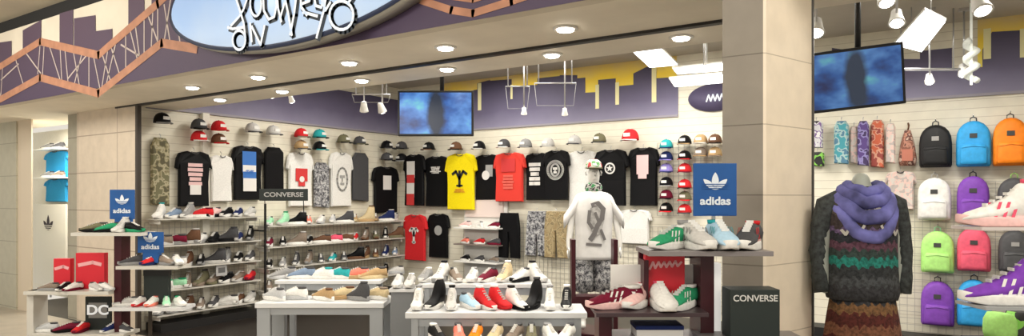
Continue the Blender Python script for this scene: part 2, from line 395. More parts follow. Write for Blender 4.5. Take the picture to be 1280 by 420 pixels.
# ------------------------------------------------------------------ lights in the ceilings
def downlight(p, label, group, power=22):
    t = thing('downlight', label, 'ceiling light', (p[0], p[1], SOF), 0, group)
    bm = B(); lathe(bm, [(.062,0),(.085,0),(.085,-.008),(.062,-.012)], 20); obj('trim_ring', bm, M_white, t)
    bm = B(); lathe(bm, [(.002,-.004),(.062,-.004),(.055,-.022),(.002,-.034)], 20); obj('lens', bm, M_lens, t)
    l = bpy.data.lights.new('downlight_beam', 'SPOT'); l.energy = power; l.color = (1,.90,.76); l.spot_size = 2.2; l.spot_blend = .8; l.shadow_soft_size = .06
    o = bpy.data.objects.new('downlight_beam', l); COL.objects.link(o); o.location = (0, 0, -.03); o.parent = t
k = 0
for px, py in ((230,107),(320,95),(425,75),(555,58),(707,35)):
    p = atH(px, py, SOF); downlight((p.x, 4.02), f'round recessed downlight in front of the black track, {ORD[k]} from the left', 'recessed downlights over the entrance', 30); k += 1
k = 0
for px, py in ((262,122),(345,112),(443,98),(553,84),(688,67),(850,45)):
    p = atH(px, py, SOF); downlight((p.x, 4.70), f'round recessed downlight behind the black track, {ORD[k]} from the left', 'recessed downlights inside the track'); k += 1
def panel_px(cs, h, label, e):
    P = [atH(x, y, h) for x, y in cs]; c_ = sum(P, Vector())/4
    t = thing('fluorescent_light', label, 'ceiling light', c_, 0, 'white fluorescent ceiling lights')
    bm = B(); loft(bm, [[(q.x-c_.x, q.y-c_.y, z) for q in P] for z in (.012, .035)])
    for f in bm.faces: f.smooth = False
    obj('housing', bm, M_white, t)
    bm = B(); loft(bm, [[((q.x-c_.x)*.95, (q.y-c_.y)*.95, z) for q in P] for z in (0, .014)])
    for f in bm.faces: f.smooth = False
    obj('diffuser', bm, M_tube, t)
    m1 = ((P[0]+P[1])/2-c_)*.7; m2 = ((P[2]+P[3])/2-c_)*.7
    for q in (m1, m2):
        bm = B(); tube(bm, [(q.x, q.y, .035), (q.x, q.y, CEIL-h)], .005, 6); obj('suspension_wire', bm, M_steel, t)
    a = bpy.data.lights.new('fluorescent_glow', 'AREA'); a.shape = 'RECTANGLE'; a.size = .6; a.size_y = .6; a.energy = e; a.color = (1,.95,.86)
    o = bpy.data.objects.new('fluorescent_glow', a); COL.objects.link(o); o.location = (0,0,-.03); o.parent = t
panel_px([(787,62),(825,60),(848,82),(812,85)], EYE+1.75, 'slanting square ended white light panel above the yellow mural', 22)
panel_px([(840,87),(925,78),(925,87),(845,93)], EYE+1.5, 'upper of two long white lights left of the column', 9)
panel_px([(836,100),(925,92),(925,102),(842,109)], EYE+1.28, 'lower of two long white lights left of the column', 9)
panel_px([(1156,14),(1183,27),(1152,66),(1117,57)], EYE+1.6, 'big glaring white light panel right of the tilted television', 25)
# unseen area lamps added under the ceiling to fill the shop, without fixtures
for i, (x, y, e) in enumerate(((-6.6,6.6,75),(-4.4,6.2,62),(-2.2,6.0,55),(.6,6.6,62),(-6.0,8.2,35),(-3.6,7.9,20))):
    a = bpy.data.lights.new('shop_fill', 'AREA'); a.shape = 'RECTANGLE'; a.size = 1.2; a.size_y = .6; a.energy = e; a.color = (1,.95,.86)
    o = bpy.data.objects.new('shop_fill', a); COL.objects.link(o); o.location = (x, y, CEIL-.03)
def top_of(p): return CEIL if (p.y > 5.05 or (p.x > -1.0 and p.y > 4.5)) else SOF
def spot_head(px, py, d, label, big=1.0, tilt=.5):
    p = atd(px, py, d)
    t = thing('track_spotlight', label, 'spotlight', p, TH+random.uniform(-.5, .5), 'small white ceiling spotlights')
    R_ = Matrix.Rotation(tilt, 4, 'X')
    bm = B(); lathe(bm, [(.018,.10),(.030,.095),(.036,.05),(.048,0),(.050,-.01),(.040,-.01)], 14); bmesh.ops.scale(bm, vec=(big,)*3, verts=bm.verts); bmesh.ops.transform(bm, matrix=R_, verts=bm.verts); obj('lamp_housing', bm, M_white, t)
    bm = B(); lathe(bm, [(.002,-.006),(.040,-.006),(.034,-.016),(.002,-.02)], 14); bmesh.ops.scale(bm, vec=(big,)*3, verts=bm.verts); bmesh.ops.transform(bm, matrix=R_, verts=bm.verts); obj('lens', bm, M_lens, t)
    top = top_of(p)-p.z
    bm = B(); tube(bm, [(0,0,.05*big),(0,0,top)], .010, 6); box(bm, -.05, .05, -.03, .03, top-.03, top); obj('stem', bm, M_steel, t)
for px, py, d, l, b in ((340,121,8.3,'small white spotlight on the far left below the soffit',.8),(365,127,8.4,'small white spotlight, second below the soffit',.8),
    (455,138,8.2,'white spotlight left of the hanging television, left of its pair',1.1),(478,139,8.2,'white spotlight left of the hanging television, right of its pair',1.1),
    (655,142,8.4,'dim spotlight in front of the back wall mural, left one',.8),(706,143,8.2,'dim spotlight in front of the back wall mural, right one',.8),
    (1020,40,5.2,'bright spotlight hanging left above the tilted television',1.3),(1108,2,5.0,'bright spotlight at the top edge above the television',1.3),
    (1121,28,5.6,'bright spotlight between television and the big light panel',1.3),(1228,12,5.0,'bright spotlight at the top right of the shop',1.4),
    (1162,102,7.2,'small spotlight under the steel rail above the black backpack',1.0),(1205,92,7.2,'spotlight on the thick twisted stem above the blue backpack',1.2)):
    spot_head(px, py, d, l, b, -.55 if px > 1000 else .5)
# wire track frame before the mural and rail on the right
def rail_frame(label, pxs, py0, py1, d, name='track_rail'):
    a, b = atd(pxs[0], py0, d), atd(pxs[1], py0, d)
    t = thing(name, label, 'light rail', (0,0,0))
    bm = B(); tube(bm, [a, b], .010, 6); obj('rail', bm, M_steel, t)
    bm = B()
    for q in (a.lerp(b, .1), a.lerp(b, .9)): tube(bm, [q, (q.x, q.y, CEIL)], .008, 6)
    obj('drop_rods', bm, M_steel, t)
    c, e = atd(pxs[0]+3, py1, d), atd(pxs[1]-3, py1, d)
    bm = B(); tube(bm, [a, c, e, b], .004, 6); obj('cable', bm, mat('pale_cable', (.3,.3,.3), .5), t)
rail_frame('thin steel light rail with cable left of the hanging television', (440, 488), 118, 128, 8.0)
rail_frame('thin steel light rail in front of the back wall mural', (668, 720), 104, 132, 8.2)
rail_frame('long steel rail crossing right of the tilted television', (1118, 1200), 86, 88, 7.2)
rail_frame('short steel rail in front of the grey skyline left part', (632, 662), 108, 136, 8.6)
p = atd(741, 74, 7.6)
t = thing('security_camera', 'small black dome camera on the ceiling above the mural', 'camera', (p.x, p.y, CEIL))
bm = B(); lathe(bm, [(.01,-.22),(.05,-.20),(.07,-.15),(.07,-.12),(.015,-.12),(.015,0)], 14); obj('dome', bm, M_black, t)
p = atd(1214, 82, 7.0)
t = thing('twisted_column', 'thick pale twisted fixture hanging right of the light panel', 'ceiling fixture', (p.x, p.y, p.z))
bm = B(); tube(bm, [(.05*math.cos(a*.9), .05*math.sin(a*.9), -.16+a*.022) for a in range(0, 20)], .032, 8)
box(bm, -.012, .012, -.012, .012, -.2, CEIL-p.z); obj('coil', bm, mat('pale_glass', (.7,.72,.66), .25, emit=.25), t)

# ------------------------------------------------------------------ televisions
def screen_mat(name, seed, dark):
    m = bpy.data.materials.new(name); m.use_nodes = True
    nt = m.node_tree; b = nt.nodes['Principled BSDF']; N = nt.nodes.new; L = nt.links.new
    tc = N('ShaderNodeTexCoord'); mp = N('ShaderNodeMapping'); mp.inputs['Location'].default_value = (seed, seed, 0); mp.inputs['Scale'].default_value = (5, 5, 7)
    L(tc.outputs['Object'], mp.inputs[0]); n = N('ShaderNodeTexNoise'); n.inputs['Scale'].default_value = .8; n.inputs['Detail'].default_value = 3; L(mp.outputs[0], n.inputs['Vector'])
    r = N('ShaderNodeValToRGB'); cr = r.color_ramp
    for _ in range(2): cr.elements.new(.5)
    for e, (p, c) in zip(cr.elements, [(.3,(.01,.02,.09)),(.45,(.02,.09,.30)),(.6,(.08,.22,.50)),(.72,(.12,.42,.48))]): e.position = p; e.color = (*[x*(dark) for x in c], 1)
    L(n.outputs['Fac'], r.inputs['Fac'])
    # a dark standing figure slightly off centre
    mp2 = N('ShaderNodeMapping'); mp2.inputs['Rotation'].default_value = (0, .25, 0); mp2.inputs['Scale'].default_value = (11, 0, 3.6); L(tc.outputs['Object'], mp2.inputs[0])
    ln = N('ShaderNodeVectorMath'); ln.operation = 'LENGTH'; L(mp2.outputs[0], ln.inputs[0])
    ad = N('ShaderNodeMath'); ad.operation = 'MULTIPLY_ADD'; L(n.outputs['Fac'], ad.inputs[0]); ad.inputs[1].default_value = .8; L(ln.outputs['Value'], ad.inputs[2])
    mr = N('ShaderNodeMapRange'); L(ad.outputs[0], mr.inputs[0]); mr.inputs[1].default_value = 1.1; mr.inputs[2].default_value = 1.5
    mx = N('ShaderNodeMix'); mx.data_type = 'RGBA'; L(mr.outputs[0], mx.inputs['Factor']); mx.inputs['A'].default_value = (.012,.02,.035,1); L(r.outputs['Color'], mx.inputs['B'])
    L(mx.outputs['Result'], b.inputs['Emission Color']); b.inputs['Emission Strength'].default_value = 1.5
    b.inputs['Base Color'].default_value = (.01,.01,.02,1); b.inputs['Roughness'].default_value = .25
    return m
def tv(p, w, h, rot, label, scr):
    t = thing('television', label, 'television', p); t.rotation_euler = rot
    bm = B(); box(bm, -w/2, w/2, 0, .05, -h/2, h/2, bev=.008); box(bm, -w*.3, w*.3, .05, .08, -h*.3, h*.3); cas = obj('casing', bm, M_black, t)
    e = .022
    bm = B(); box(bm, -w/2+e, w/2-e, -.004, .004, -h/2+e, h/2-e); obj('screen', bm, scr, cas)
    # bracket stands plumb: built in world then parented
    bm = B(); tube(bm, [(p.x-.0, p.y+.10, p.z+h*.15), (p.x, p.y+.10, top_of(p))], .022, 8)
    box(bm, p.x-.07, p.x+.07, p.y+.03, p.y+.17, (top_of(p))-.02, (top_of(p))); box(bm, p.x-.03, p.x+.03, p.y+.02, p.y+.12, p.z-.03, p.z+h*.3)
    o = obj('ceiling_bracket', bm, M_black, t)
    o.matrix_parent_inverse = (Matrix.Translation(p) @ t.rotation_euler.to_matrix().to_4x4()).inverted()
tv(atd(544.5, 141.5, 6.8), 95*6.8/F, 57*6.8/F, (0, 0, TH), 'flat television showing a blue picture, hanging above the tee shirts', screen_mat('television_picture_left', 1.3, 1.0))
tv(atd(1070, 98, 5.1), 112*5.1/F, 76*5.1/F, (math.radians(9), math.radians(-5.5), TH+math.radians(-24+12)), 'tilted flat television with dim blue picture, right of the column', screen_mat('television_picture_right', 4.1, .55))

# ================================================================== SHOES
SHOE = {}
def shoe_meshes(kind, up, sole, acc):
    key = (kind, up, sole, acc)
    if key in SHOE: return SHOE[key]
    hi = {'low': 0, 'high': .042, 'boot': .085, 'flat': -.022}[kind]
    n = 16; S = [(-.137,.018,.05+hi*.5),(-.131,.030,.072+hi*.95),(-.105,.037,.078+hi),(-.07,.037,.078+hi),(-.04,.036,.078+hi*.85),(-.02,.036,.077+hi*.45),(.0,.036,.073+hi*.15),(.04,.041,.062),(.08,.045,.050),(.115,.040,.040),(.135,.028,.030),(.143,.012,.022)]
    if kind == 'boot': S = [(a, b*1.12, c) for a, b, c in S]; 
    bm = B(); rings = []
    for x, w, h in S:
        rg = []
        for k in range(n):
            t = 2*PI*k/n; c_, s_ = math.cos(t), math.sin(t)
            top = h; zz = .018+(top-.018)*(s_*.5+.5)
            wide = w*(1-(.25 if x < -.01 else .45)*max(0, s_)**1.5)*math.copysign(abs(c_)**.7, c_)
            rg.append((x, wide, zz))
        rings.append(rg)
    for r_ in rings:
        for k_ in range(len(r_)): r_[k_] = (r_[k_][0], r_[k_][1], .018+(r_[k_][2]-.018)*1.28)
    loft(bm, rings)
    upper = bpy.data.meshes.new('upper'); bmesh.ops.recalc_face_normals(bm, faces=bm.faces); bm.to_mesh(upper); bm.free(); upper.materials.append(cm(up))
    for p in upper.polygons: p.use_smooth = True
    # sole
    bm = B(); rings = []
    th = .030 if kind != 'flat' else .018
    for z, g in ((0, .96), (.004, 1), (th-.004, 1.0), (th, .97)):
        out = []
        for k in range(26):
            t = 2*PI*k/26; x = math.cos(t)*.147*g+.002
            w = (.043 if x > 0 else .038)*(1 if kind != 'boot' else 1.08)
            y = math.copysign(abs(math.sin(t))**.75, math.sin(t))*w*g + (.006*math.sin((x+.05)*16))
            out.append((x, y, z+(.008 if x < -.05 and z > .01 else 0)+(.010*max(0, (x-.09)/.05) if x > .09 else 0)))
        rings.append(out)
    loft(bm, rings)
    so = bpy.data.meshes.new('sole'); bmesh.ops.recalc_face_normals(bm, faces=bm.faces); bm.to_mesh(so); bm.free(); so.materials.append(cm(sole, .5))
    # collar opening
    bm = B(); zt = .018+(.062+hi)*1.28
    out = []
    loft(bm, [ell(-.088, 0, zt-.010, .040, .026, 14), ell(-.088, 0, zt+.004, .041, .027, 14), ell(-.088, 0, zt+.002, .030, .019, 14)])
    co = bpy.data.meshes.new('collar'); bm.to_mesh(co); bm.free(); co.materials.append(cm(acc))
    # laces
    bm = B()
    for i in range(5):
        f = i/4; x = -.025+.085*f; z = .018+((.065+hi*.35)*(1-f)+.042*f)*1.28
        box(bm, x-.003, x+.003, -.013, .013, z-.006, z+.0035)
    la = bpy.data.meshes.new('laces'); bmesh.ops.recalc_face_normals(bm, faces=bm.faces); bm.to_mesh(la); bm.free(); la.materials.append(cm('white' if acc != 'white' else 'lightgrey'))
    # side stripes
    bm = B()
    for s in (-1, 1):
        for i in range(3):
            x = -.025+.026*i; y0 = s*.0385; y1 = s*.0335
            for xx in (0,):
                vs = [bm.verts.new(p) for p in ((x+.016, y0*1.04, .030), (x+.026, y0*1.04, .030), (x+.006, y1*.92, .080), (x-.004, y1*.92, .080))]
                bm.faces.new(vs)
    st = bpy.data.meshes.new('stripes'); bm.to_mesh(st); bm.free(); st.materials.append(cm(acc))
    SHOE[key] = (upper, so, co, la, st)
    return SHOE[key]
NAMES = dict(low='sneaker', high='high-top', boot='boot', flat='flat slip-on shoe')
CN = dict(lightgrey='light grey', palepink='pale pink', skyblue='bright blue', paleblue='pale blue', bluegrey='blue grey', darkred='dark red', sand='sand yellow')
def cn(c): return CN.get(c, c)
SC = 1.0
def shoe(loc, rz, spec, where, group, scale=1.0, stripes=False):
    kind, up, sole, acc = spec
    me = shoe_meshes(kind, up, sole, acc)
    if up == sole: d_ = f'all {cn(up)} {NAMES[kind]}'
    else: d_ = f'{cn(sole)}-soled {cn(up)} {NAMES[kind]}'.replace(' grey-s','-grey-s') if cn(sole) != 'light grey' else f'pale-soled {cn(up)} {NAMES[kind]}'
    t = thing('boot' if kind == 'boot' else 'sneaker' if kind != 'flat' else 'slip_on_shoe', f'{d_}, {where}', 'shoe', loc, rz, group)
    t.scale = (scale*SC, scale*SC, scale*SC*(1.12 if SC > 1.1 else 1.0))
    u_ = obj('upper', None, None, t, data=me[0]); obj('sole', None, None, t, data=me[1]); obj('collar', None, None, u_, data=me[2])
    if kind in ('low', 'high'): obj('laces', None, None, u_, data=me[3])
    if stripes: obj('side_stripes', None, None, u_, data=me[4])
    return t
def L_(up, sole='white', acc='charcoal', kind='low'): return (kind, up, sole, acc)

# ------------------------------------------------------------------ left wall shelving
M_grid = mat('grid_wire', (.42,.40,.36), .4, .3)
def grid_panel(name, label, w, h, loc, rz, step=.076):
    bm = B()
    nx = int(w/step); nz = int(h/step)
    for i in range(nx+1):
        x = -w/2+i*w/nx; box(bm, x-.0022, x+.0022, -.004, 0, 0, h)
    for k in range(nz+1):
        z = k*h/nz; box(bm, -w/2, w/2, -.008, -.004, z-.0022, z+.0022)
    o = obj(name, bm, M_grid); o.location = loc; o.rotation_euler = (0,0,rz)
    return tag(o, label, 'display grid')
def wallY(px): return atX(px, 246, XL+.17).y
yA0, yA1 = wallY(188), wallY(318); yB0, yB1 = wallY(326), wallY(498)
grid_panel('gridwall', 'wire grid panel behind the near shoe shelves on the left wall', yA1-yA0, 1.25, (XL+.035, (yA0+yA1)/2, .12), PI/2)
grid_panel('gridwall', 'wire grid panel behind the far shoe shelves on the left wall', yB1-yB0, 1.25, (XL+.035, (yB0+yB1)/2, .12), PI/2)
M_glass = mat('frosted_shelf', (.60,.58,.53), .2)
rowsA = [(272, [L_('white','white','teal'), L_('bluegrey','white'), L_('red','white','maroon'), L_('palepink','black'), L_('black','white'), L_('lightgrey','white')]),
 (304, [L_('taupe','lightgrey'), L_('maroon','grey'), L_('white','grey'), L_('black','black'), L_('charcoal','black'), L_('black','grey')]),
 (331, [L_('grey','white'), L_('white','white','grey'), L_('black','grey'), L_('charcoal','lightgrey'), L_('grey','white'), L_('charcoal','white')]),
 (357, [L_('white','white','green'), L_('mint','white','green'), L_('olive','taupe'), L_('taupe','olive'), L_('black','white'), L_('red','maroon')]),
 (386, [L_('white','grey'), L_('lightgrey','grey'), L_('taupe','white'), L_('charcoal','white'), L_('white','lightgrey'), L_('lightgrey','white')])]
RN = ['top', 'second', 'third', 'fourth', 'bottom']
SC = 1.17
def wall_row(side_lbl, y0, y1, h, specs, row, hiprob=.0):
    bm = B(); box(bm, XL+.04, XL+.33, y0, y1, h-.016, h); 
    for y in (y0+.05, y1-.05): box(bm, XL+.04, XL+.30, y-.006, y+.006, h-.07, h-.016)
    o = obj('display_shelf', bm, M_glass); tag(o, f'{side_lbl} wall shelf of shoes, {row} row on the left wall', 'shelf', 'shoe shelves on the left wall')
    more = []
    for i, s in enumerate(specs):
        more.append(s)
        if i % 3 == 1: more.append((('high' if i % 2 else 'low'), random.choice(['charcoal','taupe','black','grey','brown','maroon','navy']), random.choice(['white','lightgrey','white']), 'lightgrey'))
    specs = [((('high', *q[1:]) if (q[0] == 'low' and random.random() < .22) else q)) for q in more]
    n = len(specs)
    for i, s in enumerate(specs):
        y = y0+(y1-y0)*(i+.5)/n
        shoe((XL+.20, y, h+.001), -PI/2+random.choice((.75, .6, -.7, .8))+random.uniform(-.15, .15), s, f'{ORD[i]} along the {side_lbl} {row} left-wall shelf', 'shoes on the left wall shelves')
for i, (py, specs) in enumerate(rowsA):
    h = atX(262, py, XL+.33).z
    wall_row('near', yA0, yA1, h, specs, RN[i])
rowsB = [(283, [L_('mint','white'), L_('mint','lightgrey','green'), L_('coral','white'), L_('white','silver'), L_('silver','white'), L_('tan','sand','brown'), L_('sand','tan','brown','boot'), L_('taupe','tan'), L_('lightgrey','white')]),
 (310, [L_('maroon','white'), L_('black','white'), L_('black','white','white'), L_('brown','white'), L_('pink','white'), L_('red','white','white'), L_('taupe','brown',kind='high'), L_('olive','brown'), L_('brown','olive',kind='high')]),
 (337, [L_('black','white','white'), L_('grey','white'), L_('taupe','grey'), L_('charcoal','white'), L_('teal','white'), L_('black','brown',kind='high'), L_('brown','tan',kind='high'), L_('brown','tan'), L_('bluegrey','white')]),
 (366, [L_('taupe','white'), L_('lightgrey','white'), L_('white','grey'), L_('charcoal','white'), L_('grey','white'), L_('white','white'), L_('navy','white'), L_('sand','white'), L_('white','silver')])]
for i, (py, specs) in enumerate(rowsB):
    h = atX(326, py, XL+.33).z
    wall_row('far', yB0, yB1, h, specs, RN[i])
bm = B(); box(bm, XL+.01, XL+.36, YG+.2, YB-.4, 0, .10); struct('baseboard_left', bm, mat('black_base', (.012,.011,.011), .5))
# divider upright with brand board at its head
y = wallY(322)
t = thing('shelf_divider', 'thin black upright dividing the two bays of shoe shelves on the left wall', 'upright', (XL+.345, y, 0))
bm = B(); box(bm, -.012, .012, -.012, .012, .10, 1.6); box(bm, -.34, 0, -.008, .008, 1.2, 1.22); obj('upright_post', bm, M_black, t)
def sign_board(label, pxa, pxb, pya, pyb, d, rz, s, size, bg='sign_black', cat='sign', support=None, name='brand_sign'):
    pa = atd((pxa+pxb)/2, (pya+pyb)/2, d); w = (pxb-pxa)*d/F; h = (pyb-pya)*d/F
    t = thing(name, label, cat, pa, rz)
    bm = B(); box(bm, -w/2, w/2, 0, .02, -h/2, h/2, bev=.003); obj('board', bm, mat(bg, (.012,.018,.016), .5), t)
    return t, w, h
t, w, h = sign_board('long black board reading CONVERSE above the far shoe shelves', 325, 384, 236, 251, 9.3, TH+.1, 'CONVERSE', .1)
lettering('CONVERSE', .085, mat('lettering_dim', (.42,.41,.40), .6), t, (0, -.004, 0), 1.25, .002)
for s in (-1, 1):
    bm = B(); tube(bm, [(s*w*.4, .02, 0), (s*w*.4, .06, -.25)], .006, 6); obj('sign_bracket', bm, M_black, t)
# small grey placard between near shoes
p = atX(276, 338, XL+.28)
t = thing('price_placard', 'small square grey placard among black shoes on the third near shelf', 'sign', (p.x+.02, p.y, p.z-.07), PI/2)
bpart('board', mat('placard_grey', (.45,.45,.45), .5), t, -.08, .08, 0, .01, 0, .15); bpart('picture', mat('placard_dark', (.12,.12,.12), .5), t, -.05, .05, -.003, 0, .04, .11)

# ================================================================== GARMENTS
def tee_outline(w, h, sl=1.0):
    half = [(.10,-.015),(.17,0),(.27,-.015),(.40,-.045),(.465,-.14),(.50,-.31*sl),(.425,-.335*sl),(.405,-.24),(.405,-.55),(.41,-1.0)]
    return [(x*w, z*h) for x, z in half]+[(-x*w, z*h) for x, z in half[::-1]]
def pants_outline(w, h, crotch=.35, flare=.5):
    half = [(.42,0),(.47,-.2),(.5,-crotch),(flare,-1.0),(.06,-1.0),(.012,-crotch-.08)]
    return [(x*w, z*h) for x, z in half]+[(-x*w, z*h) for x, z in half[::-1]]
def garment_mesh(bm, pts, depth=.05, mi=0):
    f = bm.faces.new([bm.verts.new((x, 0, z)) for x, z in pts]); f.normal_update()
    if f.normal.y > 0: f.normal_flip()
    r = bmesh.ops.extrude_face_region(bm, geom=[f])
    ff = [g for g in r['geom'] if isinstance(g, bmesh.types.BMFace)]
    for v in ff[0].verts: v.co.y = -depth*.5
    ff[0].normal_update()
    bmesh.ops.inset_region(bm, faces=ff, thickness=.018, depth=depth*.5)
    bmesh.ops.triangulate(bm, faces=[x for x in bm.faces if len(x.verts) > 4])
    for v in bm.verts:
        v.co.y += .006*math.sin(v.co.x*31+v.co.z*9) if v.co.y < -.01 else 0
def garment(kind, loc, rz, w, h, m, label, cat, prints=(), group='clothes hung on the walls', depth=.05, name=None):
    t = thing(name or {'tee':'tee_shirt','pants':'trousers','shorts':'shorts','scarf':'hanging_scarf'}[kind], label, cat, loc, rz, group)
    bm = B()
    if kind == 'tee': pts = tee_outline(w, h)
    elif kind == 'pants': pts = pants_outline(w, h)
    elif kind == 'shorts': pts = pants_outline(w, h, .45, .56)
    else: pts = [(.3*w,0),(.5*w,-.1*h),(.5*w,-h),(-.5*w,-h*.97),(-.5*w,-.12*h),(-.3*w,0)]
    garment_mesh(bm, pts, depth); fab = obj('fabric', bm, m, t)
    if kind == 'tee':
        bm = B(); n = 10
        ribbon(bm, [(.10*w*math.cos(PI+PI*k/n), -.012*h-.035*h*abs(math.sin(PI*k/n))) for k in range(n+1)], .012, -depth-.012); obj('neckband', bm, mat('neckband_grey', (.10,.10,.10), .8), t)
    bm = B(); tube(bm, [(0, .035, -.02), (0, -.02, -.02), (0, -.03, .03), (0, .0, .05)], .005, 6); box(bm, -w*.2, w*.2, -.02, -.01, -.03, -.02); obj('hanger', bm, M_steel, t)
    for pi_, pr in enumerate(prints):
        kind_, cx, cz, pw, ph, mm = pr
        x0, z0 = cx*w, -cz*h; pw *= w; ph *= h; yy = -depth-.010-.004*pi_
        bm = B()
        if kind_ == 'rect': ribbon(bm, [(x0, z0-ph/2), (x0, z0+ph/2)], pw, yy)
        elif kind_ == 'disc': bm.faces.new([bm.verts.new((x0+pw/2*math.cos(2*PI*k/24), yy, z0+pw/2*math.sin(2*PI*k/24))) for k in range(24)])
        elif kind_ == 'ring': ribbon(bm, [(x0+pw/2*math.cos(2*PI*k/24), z0+pw/2*math.sin(2*PI*k/24)) for k in range(25)], pw*.16, yy)
        elif kind_ == 'star':
            q = [(x0+(pw/2 if k % 2 == 0 else pw/5)*math.sin(2*PI*k/10), z0+(pw/2 if k % 2 == 0 else pw/5)*math.cos(2*PI*k/10)) for k in range(10)]
            c_ = bm.verts.new((x0, yy-.002, z0)); vs = [bm.verts.new((a, yy-.002, b)) for a, b in q]
            for i in range(10): bm.faces.new((c_, vs[i], vs[(i+1) % 10]))
        elif kind_ == 'blocks':
            rr = random.Random(int(w*1e5)); nn = 5
            for i in range(nn):
                zz = z0+ph/2-ph*(i+.5)/nn; a = rr.uniform(.6, 1)*pw/2; g = rr.uniform(-.3, .3)*pw
                ribbon(bm, [(x0-a, zz), (x0+g-.01, zz)], ph/nn*.75, yy); ribbon(bm, [(x0+g+.01, zz), (x0+a, zz)], ph/nn*.75, yy)
        elif kind_ == 'face':
            ribbon(bm, [(x0+pw/2*math.cos(2*PI*k/16), z0+ph/2*math.sin(2*PI*k/16)) for k in range(17)], .03, yy)
            ribbon(bm, [(x0-pw*.2, z0+ph*.12), (x0-pw*.05, z0+ph*.12)], .04, yy); ribbon(bm, [(x0+pw*.05, z0+ph*.12), (x0+pw*.2, z0+ph*.12)], .04, yy)
            ribbon(bm, [(x0-pw*.15, z0-ph*.2), (x0+pw*.15, z0-ph*.2)], .035, yy); ribbon(bm, [(x0, z0+ph*.05), (x0, z0-ph*.1)], .02, yy)
        elif kind_ == 'wing':
            for a in (-1, 1): ribbon(bm, [(x0, z0-ph*.1), (x0+a*pw*.25, z0+ph*.3), (x0+a*pw*.5, z0+ph*.15)], .045, yy); 
            ribbon(bm, [(x0, z0+ph*.3), (x0, z0-ph*.5)], .05, yy); ribbon(bm, [(x0-pw*.2, z0-ph*.45), (x0+pw*.2, z0-ph*.45)], .03, yy)
        o = obj('printed_motif', bm, mm, fab, fix=False)
    return t
def on_left(px0, px1, py0, py1, off=.09):
    a = atX(px0, 246, XL+off); b = atX(px1, 246, XL+off); c_ = (a+b)/2
    top = atX((px0+px1)/2, py0, XL+off).z; bot = atX((px0+px1)/2, py1, XL+off).z
    return (XL+.045, (a.y+b.y)/2, top), PI/2, b.y-a.y, top-bot
def on_back(px0, px1, py0, py1, off=.07):
    a = atY(px0, 246, YB-off); b = atY(px1, 246, YB-off)
    top = atY((px0+px1)/2, py0, YB-off).z; bot = atY((px0+px1)/2, py1, YB-off).z
    return ((a.x+b.x)/2, YB-.045, top), 0, b.x-a.x, top-bot
KBLK = cm('black', .9); KW = cm('white', .9, .04); P_w = mat('print_white', (.75,.73,.70), .7); P_pk = mat('print_pink', (.75,.50,.50), .7); P_bl = mat('print_blue', (.04,.16,.50), .7)
P_r = mat('print_red', (.6,.04,.04), .7); P_g = mat('print_grey', (.35,.35,.34), .7); P_b = mat('print_black', (.02,.02,.02), .7); P_o = mat('print_orange', (.7,.3,.02), .7)
camo = blotch_mat('camouflage_cloth', [(.10,.09,.05),(.25,.22,.12),(.40,.36,.24),(.16,.15,.08)], 12)
camo2 = blotch_mat('tan_camouflage_cloth', [(.30,.22,.11),(.42,.33,.18),(.22,.17,.09),(.36,.28,.15)], 14)
gpat = blotch_mat('grey_patterned_cloth', [(.06,.06,.07),(.35,.35,.36),(.14,.14,.16),(.5,.5,.5)], 26)
GC = [0]
def G(kind, place, m, label, cat, prints=(), **k):
    GC[0] += 1
    if place[1] == 0 and GC[0] % 2: place = ((place[0][0], place[0][1]-.085, place[0][2]),)+tuple(place[1:])
    garment(kind, place[0], place[1], place[2], place[3], m, label, cat, prints, **k)
G('scarf', on_left(190,213,172,258), camo, 'olive camouflage trousers folded and hung at the near end of left wall', 'trousers', name='trousers')
G('tee', on_left(220,266,189,258), KBLK, 'black tee shirt with pale pink block print, first on the left wall', 'tee shirt', [('blocks',0,.42,.42,.42,P_pk),('rect',0,.70,.30,.07,P_w)])
G('tee', on_left(262,293,194,252), KW, 'plain white tee shirt between two black ones on the left wall', 'tee shirt')
G('tee', on_left(290,331,182,250), KBLK, 'black tee shirt with stacked blue and white print', 'tee shirt', [('rect',0,.30,.42,.24,P_bl),('rect',0,.48,.40,.10,P_w),('rect',0,.60,.40,.10,P_bl),('rect',0,.72,.40,.10,P_w),('blocks',0,.48,.3,.06,P_bl)])
G('scarf', on_left(332,355,184,243), cm('black'), 'dark folded trousers right of the blue printed tee shirt', 'trousers', name='trousers')
G('tee', on_left(359,393,190,258), KW, 'white tee shirt with a red mushroom-like motif on the left wall', 'tee shirt', [('rect',0,.42,.44,.10,P_r),('rect',0,.54,.24,.10,P_r),('disc',0,.50,.18,.1,P_w)])
G('scarf', on_left(394,412,203,260), gpat, 'grey speckled shorts hung narrow on the left wall', 'shorts', name='shorts')
G('tee', on_left(412,442,190,258), KW, 'white tee shirt with a grey portrait print on the left wall', 'tee shirt', [('face',0,.5,.42,.42,P_g)])
G('scarf', on_left(442,461,191,252), cm('charcoal'), 'dark grey folded trousers at the far end of left wall', 'trousers', name='trousers')
G('tee', on_left(466,500,208,266), KBLK, 'black tee shirt with small white chest print near the back corner', 'tee shirt', [('rect',0,.35,.30,.18,P_w)])
G('tee', on_back(508,536,193,257), KBLK, 'black tee shirt with a tall white and red print, first on back wall', 'tee shirt', [('rect',-.1,.30,.36,.22,P_w),('rect',-.1,.52,.34,.14,P_r),('rect',-.1,.70,.34,.18,P_w),('rect',-.1,.88,.34,.12,P_r)])
G('tee', on_back(530,562,195,258), KBLK, 'black tee shirt with small white lettering left of the yellow one', 'tee shirt', [('blocks',0,.28,.40,.14,P_w)])
G('tee', on_back(560,600,192,262), cm('yellow', .8), 'bright yellow tee shirt with a dark winged emblem', 'tee shirt', [('wing',0,.42,.44,.34,P_b),('blocks',0,.66,.34,.07,P_o)])
